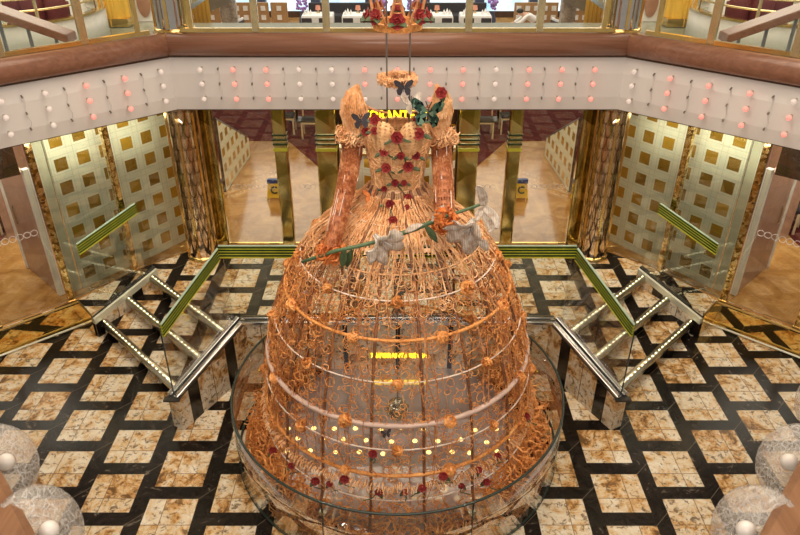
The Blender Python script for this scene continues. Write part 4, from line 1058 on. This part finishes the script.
# ================================================================== GROUND FLOOR DETAILS
# yellow A-frame signs behind the back glass
for sx in (-1, 1):
    px = 397.5+sx*122; b = fl(px, 197.5, LP+.014); Y = b[1]; x = b[0]; z = b[2]
    t = thing('floor_sign', 'yellow and blue floor sign lettered C behind the back glass, %s' % posW[sx], 'sign', (x, Y, z), 'yellow floor signs')
    for s_, nm in ((-1, 'front_board'), (1, 'rear_board')):
        o = obj(nm, MB().add([(x-.19, Y+s_*.16, z+.06), (x+.19, Y+s_*.16, z+.06), (x+.15, Y+s_*.03, z+.46), (x-.15, Y+s_*.03, z+.46),
            (x-.19, Y+s_*.14, z+.06), (x+.19, Y+s_*.14, z+.06), (x+.15, Y+s_*.01, z+.46), (x-.15, Y+s_*.01, z+.46)], [(0, 1, 2, 3), (7, 6, 5, 4), (0, 4, 5, 1), (1, 5, 6, 2), (2, 6, 7, 3), (3, 7, 4, 0)]), M['yellow'], t)
        for q in (-.17, .17): obj('foot', MB().box((x+q, Y+s_*.15, z+.03), (.05, .04, .06)), M['yellow'], o)
        obj('blue_top', MB().box((x, Y+s_*.03, z+.47), (.34, .05, .10)), M['blue'], o, label='blue top strip')
    text_mesh('letter', 'C', .26, M['black'], (x, Y-.112, z+.25), t, rx=pi/2-.31)
    obj('hinge', MB().tube([(x-.12, Y, z+.49), (x+.12, Y, z+.49)], .02, 6), M['blue'], t)
# restaurant chairs of pale wood
def chair_proto(label, loc, rz, cat='chair', group='pale wooden restaurant chairs'):
    t = thing('dining_chair', label, cat, (0, 0, 0), group)
    obj('seat', MB().box((0, 0, .56), (.52, .50, .07)), M['darkfab'], t, bevel=.02)
    obj('backrest', MB().box((0, .25, .95), (.50, .05, .36)), M['darkfab'], t, bevel=.02)
    for x in (-.24, .24):
        obj('leg', MB().box((x, -.22, .26), (.05, .05, .52)), M['palewood'], t)
        obj('leg', MB().tube([(x, .28, 0), (x, .23, .52), (x, .27, 1.1)], .028, 6), M['palewood'], t)
    obj('front_rail', MB().box((0, -.22, .51), (.50, .05, .06)), M['palewood'], t)
    fill(t); t.location = [c*S for c in loc]; t.rotation_euler.z = rz; return t
zc_ = LP+.03
spots = []
for sx in (-1, 1):
    for k, (dx, py) in enumerate(((86, 139), (103, 139), (109, 141))):
        spots.append((fl(397.5+sx*dx*1.0, py, zc_), sx, k))
places = [(-2.75, 21.0, 'left of the dress behind the back glass, second from the portal'), (-2.05, 21.1, 'left of the dress behind the back glass, nearest the portal'), (2.75, 21.0, 'right of the dress behind the back glass, second from the portal'), (2.05, 21.1, 'right of the dress behind the back glass, nearest the portal'), (-3.55, 21.4, 'at the rear left beyond the raked partition'), (3.55, 21.4, 'at the rear right beyond the raked partition')]
ch = None
for x, y, s_ in places:
    lab = 'pale wooden chair %s' % s_
    if ch is None: ch = chair_proto(lab, (x, y, zc_), 0)
    else: dup(ch, (x, y, zc_), lab, 0)
for sx in (-1, 1):
    p = fl(397.5+sx*392, 236, zc_); dup(ch, (sx*abs(fl(10, 228, zc_)[0]), fl(10, 228, zc_)[1], zc_), 'pale wooden chair on maroon carpet by the %s edge of the photo' % SIDE[sx], sx*.9)
for sx in (-1, 1):
    for k, x in enumerate((2.4, 3.4)):
        t = thing('bistro_table', 'dark wooden table behind the pale chairs at the rear %s, %s' % (SIDE[sx], ['nearer the portal', 'farther out'][k]), 'table', (sx*x, 22.6, zc_), 'dark tables on the carpet')
        obj('top', MB().box((sx*x, 22.6, zc_+.93), (.85, .85, .05)), M['darkwood'], t, bevel=.01)
        obj('pedestal', MB().tube([(sx*x, 22.6, zc_+.03), (sx*x, 22.6, zc_+.91)], .05, 8), M['darkmetal'], t)
        obj('base', MB().lathe([(.3, zc_), (.28, zc_+.04), (.05, zc_+.07)], (sx*x, 22.6), 20), M['darkmetal'], t)

# ================================================================== DINING ROOM FAR BEHIND THE UPPER RAILING
YD = 36.0; fz = LP+.014
tabs = [(318, 'leftmost'), (358, 'left of the crown'), (437, 'right of the crown'), (475, 'rightmost')]
tb = None
for px, w_ in tabs:
    x = (px-397.5)/20.0
    lab = 'white-clothed dining table in the row before the dark bench, %s' % w_
    if tb is None:
        tb = thing('dining_table', lab, 'table', (0, 0, 0), 'white dining tables')
        obj('tabletop', MB().box((0, 0, .93), (1.5, 1.1, .05)), M['cloth'], tb, bevel=.015)
        obj('tablecloth', MB().box((0, 0, .69), (1.54, 1.14, .46)), M['cloth'], tb, bevel=.03)
        for a in (-.6, .6):
            for b in (-.42, .42): obj('leg', MB().box((a, b, .25), (.07, .07, .5)), M['darkwood'], tb)
        fill(tb); tb.location = (x*S, YD*S, fz*S)
    else: dup(tb, (x, YD, fz), lab)
    lab2 = ['its left chair', 'its right chair']
    for k, dx in enumerate((-.42, .42)):
        lab = 'small dark chair, %s white table, %s' % (w_, lab2[k])
        if px == 318 and k == 0:
            dc = thing('banquet_chair', lab, 'chair', (0, 0, 0), 'dark dining chairs')
            obj('seat', MB().box((0, 0, .58), (.5, .5, .08)), M['darkfab'], dc, bevel=.02)
            obj('backrest', MB().box((0, -.25, .76), (.5, .06, .44)), M['darkfab'], dc, bevel=.03)
            for a in (-.2, .2):
                for b in (-.2, .2): obj('leg', MB().box((a, b, .27), (.05, .05, .54)), M['darkmetal'], dc)
            fill(dc); dc.location = ((x+dx)*S, (YD-.95)*S, fz*S)
        else: dup(dc, (x+dx, YD-.95, fz), lab)
    lab = 'small salmon table lamp on the %s white table' % w_
    if px == 318:
        lp = thing('table_lamp', lab, 'lamp', (0, 0, 0), 'salmon table lamps')
        obj('lamp_shade', MB().lathe([(.13, .14), (.10, .36)], (0, 0), 4), M['pink'], lp, solid=.01); obj('base', MB().lathe([(.1, .0), (.09, .03), (.02, .05), (.02, .2)], (0, 0), 10), M['gold'], lp)
        fill(lp); lp.location = (x*S, (YD+.25)*S, (fz+.956)*S)
    else: dup(lp, (x, YD+.25, fz+.956), lab)
    for k, (dx, dy) in enumerate(((-.5, .1), (-.33, -.2), (.33, -.2), (.5, .1), (-.6, -.25), (.6, -.25))):
        lab = 'tiny white folded napkin on the %s white table' % w_
        if px == 318 and k == 0:
            npk = thing('napkin', lab, 'napkin', (0, 0, 0), 'folded napkins on the dining tables')
            obj('fold', MB().lathe([(.09, 0), (.05, .14), (.0, .26)], (0, 0), 6), M['cloth'], npk); fill(npk); npk.location = ((x+dx)*S, (YD+dy)*S, (fz+.956)*S)
        else: dup(npk, (x+dx, YD+dy, fz+.956), lab)
for sx, w_ in ((-1, 'left of the crown'), (1, 'right of the crown')):
    t = thing('bench', 'long dark high-backed bench behind the white tables, %s' % w_, 'bench', (sx*2.9, 37.6, fz), 'dark benches')
    obj('seat', MB().box((sx*2.85, 37.5, fz+.34), (3.5, .8, .66)), M['darkfab'], t, bevel=.04)
    obj('back', MB().box((sx*2.85, 38.0, fz+.58), (3.6, .2, 1.12)), M['darkfab'], t, bevel=.04)
    for k, dx in enumerate((-1.95, 1.95)):
        f = thing('lilac_bouquet', 'lilac flowers in a dark vase, %s end of the bench %s' % (('left', 'right')[k], w_), 'flowers', (sx*2.85+dx, 37.4, fz), 'lilac bouquets')
        cx_ = sx*2.85+dx*1.06
        obj('vase', MB().lathe([(.0, fz), (.16, fz), (.2, fz+.4), (.1, fz+.7), (.13, fz+.8)], (cx_, 37.4), 14), M['bluewin'], f, True)
        mb = MB(); g = random.Random(k+5)
        for i in range(30): mb.ball((cx_+g.uniform(-.25, .25), 37.4+g.uniform(-.2, .2), fz+.9+g.uniform(0, .5)), .07, 6)
        obj('blossoms', mb, M['lilac'], f)
    # brown panels with white squares, tree-like stone columns, curved booth
    for k, (px, wd) in enumerate(((-150, 2.2), (-184, .8), (-117, .8)) if sx < 0 else ((137, 2.1), (177, 1.4))):
        x = px/20.6; t = thing('room_divider', 'brown divider panel with two rows of white squares, %s of the %s tables' % (['just outside', 'far outside', 'close beside'][k], SIDE[sx]), 'divider', (x, 34.8, fz), 'brown divider panels')
        obj('board', MB().box((x, 34.8, fz+.85), (wd, .12, 1.7)), plain('brown_board', (.36, .21, .09), .4) if 'brown_board' not in bpy.data.materials else bpy.data.materials['brown_board'], t, bevel=.015)
        n_ = max(1, int(wd/.42))
        for r in range(2):
            for i in range(n_): obj('white_square', MB().box((x-(n_-1)*.21+i*.42, 34.725, fz+1.02+r*.42), (.22, .03, .22)), M['whitem'], t)
    x = sx*162/23.5; t = thing('stone_column', 'rough grey trunk-like column in the dining room, %s of the tables' % SIDE[sx], 'column', (x, 29.5, fz), 'rough grey columns')
    mb = MB(); g = random.Random(9); n_ = 14; rr = []
    for i in range(12):
        for k in range(n_): a = 2*pi*k/n_; q = (.30+.07*sin(3*a+i*.5)+g.uniform(-.03, .03)); mb.v.append((x+q*cos(a), 29.5+q*sin(a), fz+i*.5))
    for i in range(11):
        for k in range(n_): mb.f.append((i*n_+k, i*n_+(k+1) % n_, (i+1)*n_+(k+1) % n_, (i+1)*n_+k))
    obj('shaft', mb, M['stone'], t, True); obj('foot', MB().lathe([(.5, fz), (.5, fz+.1), (.36, fz+.14)], (x, 29.5), 20), M['stone'], t)
    t = thing('booth', 'curved dark booth with a white studded top edge, far %s in the dining room' % SIDE[sx], 'booth', (sx*7.6, 30.5, fz), 'curved booths')
    c0 = (sx*8.2, 31.6); prof_ = [(1.5, fz), (1.5, fz+1.55), (1.32, fz+1.55), (1.32, fz)]
    obj('shell', MB().lathe(prof_+prof_[:1], c0, 24, pi*1.02, pi*1.98), M['darkfab'], t)
    obj('seat', MB().lathe([(1.3, fz), (1.3, fz+.6), (.8, fz+.6), (.8, fz), (1.3, fz)], c0, 24, pi*1.05, pi*1.95), M['maroon'], t)
    mb = MB()
    for i in range(34): a = pi*(1.02+.96*i/33); mb.box((c0[0]+1.41*cos(a), c0[1]+1.41*sin(a), fz+1.59), (.08, .16, .08), a)
    obj('stud_row', mb, M['whitem'], t)
    t = thing('stair_rail', 'broad grey sloping stair side over the booth, far %s' % SIDE[sx], 'stair', (sx*8.0, 28.5, fz), 'grey stair sides')
    a, b = at(397.5+sx*207, 12, 28.5), at(397.5+sx*166, -6, 28.5)
    mb = MB(); vs = [(a[0], 28.4, a[2]-.28), (b[0], 28.4, b[2]-.28), (b[0], 28.4, b[2]+.28), (a[0], 28.4, a[2]+.28)]
    mb.add(vs+[(x, y+.25, z) for x, y, z in vs], [(0, 1, 2, 3), (7, 6, 5, 4), (0, 4, 5, 1), (1, 5, 6, 2), (2, 6, 7, 3), (3, 7, 4, 0)])
    obj('string_board', mb, M['gray'], t); obj('newel', MB().box((a[0], 28.5, (fz+a[2])/2), (.2, .2, a[2]-fz)), M['gray'], t)

# the waiter leaning over a table, and a second table on the right
x = (520-397.5)/21.6; dup(tb, (x-.45, 33.3, fz), 'white-clothed dining table under the leaning man in the white shirt')
pr = thing('person', 'person with short dark hair in a white shirt leaning over a dining table', 'person', (x+.35, 33.2, fz))
def skin_body(name, V, Edg, R, mat, parent, root=0, sub=2):
    b = BASE[parent.name]; me = bpy.data.meshes.new(name)
    me.from_pydata([((p[0]-b[0])*S, (p[1]-b[1])*S, (p[2]-b[2])*S) for p in V], Edg, []); o = bpy.data.objects.new(name, me); col.objects.link(o)
    m = o.modifiers.new('skin', 'SKIN'); m.use_smooth_shade = True
    for i, r in enumerate(R):
        d = me.skin_vertices[0].data[i]; d.radius = (r*S, r*S); d.use_root = (i == root)
    o.modifiers.new('sub', 'SUBSURF').levels = sub; o.modifiers['sub'].render_levels = sub
    me.materials.append(mat); o.parent = parent; BASE[o.name] = b; return o
X = x+.35; Y0 = 33.2; q = fz
V = [(X+.42, Y0, q+1.08), (X+.22, Y0, q+1.24), (X+.0, Y0, q+1.36), (X-.16, Y0, q+1.42), (X-.28, Y0, q+1.47), (X-.40, Y0, q+1.52), (X-.48, Y0, q+1.54),
     (X-.15, Y0-.24, q+1.36), (X-.36, Y0-.28, q+1.16), (X-.62, Y0-.2, q+1.06), (X-.74, Y0-.18, q+1.02),
     (X-.15, Y0+.24, q+1.36), (X-.36, Y0+.28, q+1.16), (X-.62, Y0+.2, q+1.06), (X-.74, Y0+.18, q+1.02),
     (X+.44, Y0-.13, q+1.02), (X+.36, Y0-.14, q+.56), (X+.44, Y0-.14, q+.10), (X+.26, Y0-.14, q+.05),
     (X+.44, Y0+.13, q+1.02), (X+.36, Y0+.14, q+.56), (X+.44, Y0+.14, q+.10), (X+.26, Y0+.14, q+.05)]
Ed = [(0, 1), (1, 2), (2, 3), (3, 4), (4, 5), (5, 6), (3, 7), (7, 8), (8, 9), (9, 10), (3, 11), (11, 12), (12, 13), (13, 14), (0, 15), (15, 16), (16, 17), (17, 18), (0, 19), (19, 20), (20, 21), (21, 22)]
Rr = [.17, .16, .18, .15, .075, .13, .09, .08, .062, .045, .04, .08, .062, .045, .04, .11, .085, .055, .05, .11, .085, .055, .05]
skin_body('body', V, Ed, Rr, M['skin'], pr)
Vs = V[:4]+[V[7], V[8], V[9], V[11], V[12], V[13]]; Es = [(0, 1), (1, 2), (2, 3), (3, 4), (4, 5), (5, 6), (3, 7), (7, 8), (8, 9)]
skin_body('shirt', Vs, Es, [.20, .19, .21, .17, .10, .085, .06, .10, .085, .06], M['cloth'], pr)
skin_body('trousers', [V[0], V[15], V[16], V[17], V[19], V[20], V[21]], [(0, 1), (1, 2), (2, 3), (0, 4), (4, 5), (5, 6)], [.19, .135, .11, .08, .135, .11, .08], M['darkfab'], pr)
obj('hair', MB().ball((X-.40, Y0, q+1.60), .155, 14, (1.05, .95, .75)), M['hair'], pr, True)

# ================================================================== UPPER GALLERY AT THE SIDES
for sx in (-1, 1):
    X = lambda px, Y: at(397.5+sx*(397.5-px), 20, Y)[0]
    uz = 4.4; Yg = 17.0
    cxg = X(20, Yg); R = 1.9
    t = thing('balcony_drum', 'curved white balcony wall with gold rim and thin gold rails, upper %s' % SIDE[sx], 'balcony', (cxg, Yg, uz), 'curved balconies')
    zt = at(60, 28, Yg-R)[2]
    obj('wall', MB().lathe([(R, uz), (R, zt)], (cxg, Yg), 48), M['white'], t, True, solid=.05)
    obj('rim', MB().lathe([(R-.12, zt), (R+.05, zt), (R+.05, zt+.05), (R-.12, zt+.05), (R-.12, zt)], (cxg, Yg), 48), M['gold'], t)
    for k, dz in enumerate((.28, .52, .76)): obj('rail', MB().tube([(cxg+(R-.03)*cos(2*pi*i/48), Yg+(R-.03)*sin(2*pi*i/48), zt+dz) for i in range(48)], .022, 5, True), M['brass'], t, True)
    for k in range(14): a = 2*pi*k/14; obj('baluster', MB().tube([(cxg+(R-.03)*cos(a), Yg+(R-.03)*sin(a), zt+.04), (cxg+(R-.03)*cos(a), Yg+(R-.03)*sin(a), zt+.82)], .035, 6), M['brass'], t)
    obj('balcony_floor', MB().lathe([(0, zt-.25), (R-.03, zt-.25), (R-.03, zt-.2), (0, zt-.2)], (cxg, Yg), 32), M['gallery'], t)
    fzb = zt-.2
    for k, (px, dy) in enumerate(((64, .3), (44, .2), (22, .4))):
        x = X(px, Yg); w_ = ['nearest the yellow panel', 'in the middle', 'farthest from the yellow panel'][k]
        c = thing('tub_chair', 'maroon armchair behind the gold rails, upper %s balcony, %s' % (SIDE[sx], w_), 'armchair', (x, Yg+dy-.5, fzb), 'maroon balcony armchairs')
        y = Yg+dy-.5
        obj('seat', MB().lathe([(0, fzb+.05), (.25, fzb+.05), (.27, fzb+.42), (0, fzb+.45)], (x, y), 18), M['maroon'], c, True)
        obj('backrest', MB().lathe([(.27, fzb+.1), (.30, fzb+.78), (.25, fzb+.78), (.24, fzb+.1)], (x, y), 18, pi*1.1, pi*1.9), M['maroon'], c, True)
        for e in range(3): a = 2*pi*e/3; obj('leg', MB().tube([(x+.18*cos(a), y+.18*sin(a), fzb), (x+.18*cos(a), y+.18*sin(a), fzb+.08)], .025, 6), M['darkmetal'], c)
    for k, px in enumerate((30, 62)):
        x = X(px, Yg); y = Yg+.75
        c = thing('white_drape', 'pointed white folded cloth behind the gold rails, upper %s balcony, %s' % (SIDE[sx], ['outer one', 'inner one'][k]), 'cloth', (x, y, fzb), 'white folded cloths')
        mb = MB(); n_ = 16
        for z, r, am in ((fzb+.01, .26, .3), (fzb+.5, .2, .25), (fzb+1.0, .10, .2), (fzb+1.5, .03, 0)):
            for i in range(n_): a = 2*pi*i/n_; mb.v.append((x+r*(1+am*cos(4*a))*cos(a), y+r*(1+am*cos(4*a))*sin(a), z))
        for j in range(3):
            for i in range(n_): mb.f.append((j*n_+i, j*n_+(i+1) % n_, (j+1)*n_+(i+1) % n_, (j+1)*n_+i))
        mb.f.append(tuple(range(3*n_, 4*n_))); obj('folds', mb, M['cloth'], c, True)
    t = thing('fluted_screen', 'tall curved yellow fluted wall panel beyond the upper %s railing' % SIDE[sx], 'wall panel', (X(116, 19), 19, uz), 'yellow fluted panels')
    x0, x1 = X(133, 19), X(100, 19); mb = MB(); g_ = []
    for i in range(41):
        f_ = i/40; xx = x0+(x1-x0)*f_; yy = 19-.35*sin(pi*f_)-.03*abs(sin(f_*pi*9)); g_.append([(xx, yy, uz+.02), (xx, yy, 8.0)])
    obj('flutes', MB().grid(g_), M['yflut'], t, solid=.05); obj('plinth', MB().box(((x0+x1)/2, 18.9, uz+.12), (abs(x1-x0), .6, .2)), M['gold'], t)
    t = thing('oval_screen', 'white wall panel with a brown oval beside the upper %s chrome pillar' % SIDE[sx], 'wall panel', (X(146, 19.4), 19.4, uz), 'white panels with ovals')
    x0, x1 = X(166, 19.4), X(131, 19.4)
    obj('board', MB().box(((x0+x1)/2, 19.4, 6.2), (abs(x1-x0), .1, 3.6)), M['white'], t, bevel=.02)
    p = at(397.5+sx*(397.5-143), 4, 19.3); mb = MB()
    n_ = 28; ring = [(p[0]+.17*cos(2*pi*i/n_), p[2]+.02+.36*sin(2*pi*i/n_)) for i in range(n_)]
    mb.add([(a, 19.35, b) for a, b in ring]+[(a, 19.31, b) for a, b in ring], [tuple(range(n_)), tuple(range(2*n_-1, n_-1, -1))]+[(i, (i+1) % n_, n_+(i+1) % n_, n_+i) for i in range(n_)])
    obj('oval', mb, plain('brown_oval', (.36, .20, .13), .4) if 'brown_oval' not in bpy.data.materials else bpy.data.materials['brown_oval'], t, label='brown oval inlay')
    t = thing('fluted_screen', 'short yellow fluted panel high behind the upper railing, just inside the %s chrome pillar' % SIDE[sx], 'wall panel', (X(197, 27), 27, fz), 'yellow fluted panels')
    x0, x1 = X(211, 27), X(183, 27); g_ = []
    for i in range(31):
        f_ = i/30; xx = x0+(x1-x0)*f_; g_.append([(xx, 27-.05*abs(sin(f_*pi*7)), fz+.02), (xx, 27-.05*abs(sin(f_*pi*7)), 6.2)])
    obj('flutes', MB().grid(g_), M['yflut'], t, solid=.05)
    # broad stair handrail sloping behind the side railing
    A, B = at(397.5+sx*(397.5-72), 36, 12.9), at(397.5+sx*(397.5+25), 2, 12.2)
    t = thing('stair_handrail', 'broad brown stair handrail sloping down behind the upper %s railing' % SIDE[sx], 'handrail', (A[0], A[1], A[2]), 'sloping stair handrails')
    mb = MB(); d = .20
    vs = [(A[0], A[1]-d, A[2]), (B[0], B[1]-d, B[2]), (B[0], B[1]+d, B[2]), (A[0], A[1]+d, A[2])]
    mb.add([(x, y, z-.10) for x, y, z in vs]+[(x, y, z+.05) for x, y, z in vs], [(3, 2, 1, 0), (4, 5, 6, 7), (0, 1, 5, 4), (1, 2, 6, 5), (2, 3, 7, 6), (3, 0, 4, 7)])
    obj('rail', mb, M['wood'], t, bevel=.02)
    for k, f_ in enumerate((.2, .5, .8)):
        p = lerp(A, B, f_); obj('baluster', MB().tube([(p[0], p[1], 4.4), (p[0], p[1], p[2]-.05)], .03, 6), M['gray'], t)
    obj('glass_fill', MB().add([(A[0], A[1], 4.5), (B[0], B[1], 4.5), (B[0], B[1], B[2]-.1), (A[0], A[1], A[2]-.1)], [(0, 1, 2, 3)]), M['glass'], t, solid=.02)

# ================================================================== NEAR CORNERS: crackled glass scales, white balls, wooden rail
def frame(n):
    n = Vector(n).normalized(); u = Vector((0, 0, 1)).cross(n).normalized(); return n, u, n.cross(u)
for sx in (-1, 1):
    for k, (px, py, z, r) in enumerate(((-40, 402, 4.75, .28), (-1, 465, 4.80, .275), (41, 533, 4.86, .275))):
        if sx > 0: px = 795-px+(0 if k else -2)
        c = Vector(fl(px, py, z)); n, u, w_ = frame((-sx*.85, -.25, .62))
        t = thing('crackle_scale', 'round crackled glass plate with white ball knob at the lower %s corner, %s' % (SIDE[sx], ['farthest', 'middle', 'nearest'][k]), 'glass plate', tuple(c), 'crackled glass plates %s' % SIDE[sx])
        mb = MB(); n_ = 40; rings_ = [(.0, .05), (.35, .045), (.7, .025), (.93, .0), (1.0, -.025)]; vs = [tuple(c+n*.05)]
        for f_, h in rings_[1:]:
            for i in range(n_): a = 2*pi*i/n_; vs.append(tuple(c+(u*cos(a)+w_*sin(a))*r*f_+n*h))
        fs = [(0, 1+i, 1+(i+1) % n_) for i in range(n_)]
        for j in range(3):
            for i in range(n_): b = 1+j*n_; fs.append((b+i, b+n_+i, b+n_+(i+1) % n_, b+(i+1) % n_))
        obj('plate', mb.add(vs, fs), M['crackle'], t, True, solid=.014)
        q = c+n*.085; obj('ball_knob', MB().ball(tuple(q), .055, 18), M['ball'], t, True, label='white ball knob')
        obj('bolt', MB().tube([tuple(c-n*.10), tuple(c+n*.05)], .014, 8), M['steel'], t)
    a, b = fl(397.5+sx*397.5, 470, 5.0), fl(397.5+sx*362, 535, 5.0)
    a, b = Vector(a), Vector(b); d = (b-a).normalized(); s_ = d.cross(Vector((0, 0, 1)))*(-1 if sx > 0 else 1)
    if s_.x*sx < 0: s_ = -s_
    t = thing('wood_handrail', 'brown wooden handrail cutting across the lower %s corner' % SIDE[sx], 'handrail', tuple(a), 'near wooden handrails')
    P0, P1 = a-d*1.2, b+d*.9; mb = MB()
    sect = [(0, -.06), (.0, .03), (.04, .07), (.14, .08), (.22, .05), (.24, -.06)]; vs = []
    for P in (P0, P1):
        for o, h in sect: vs.append(tuple(P+s_*o+Vector((0, 0, h))))
    m_ = len(sect); mb.add(vs, [(i, (i+1) % m_, m_+(i+1) % m_, m_+i) for i in range(m_)]+[tuple(range(m_)), tuple(range(2*m_-1, m_-1, -1))])
    obj('rail', mb, M['woodrail'], t)
    obj('fixing_bar', MB().tube([tuple(P0+s_*.12+Vector((0, 0, -.1))), tuple(P1+s_*.12+Vector((0, 0, -.1)))], .03, 8), M['brass'], t)
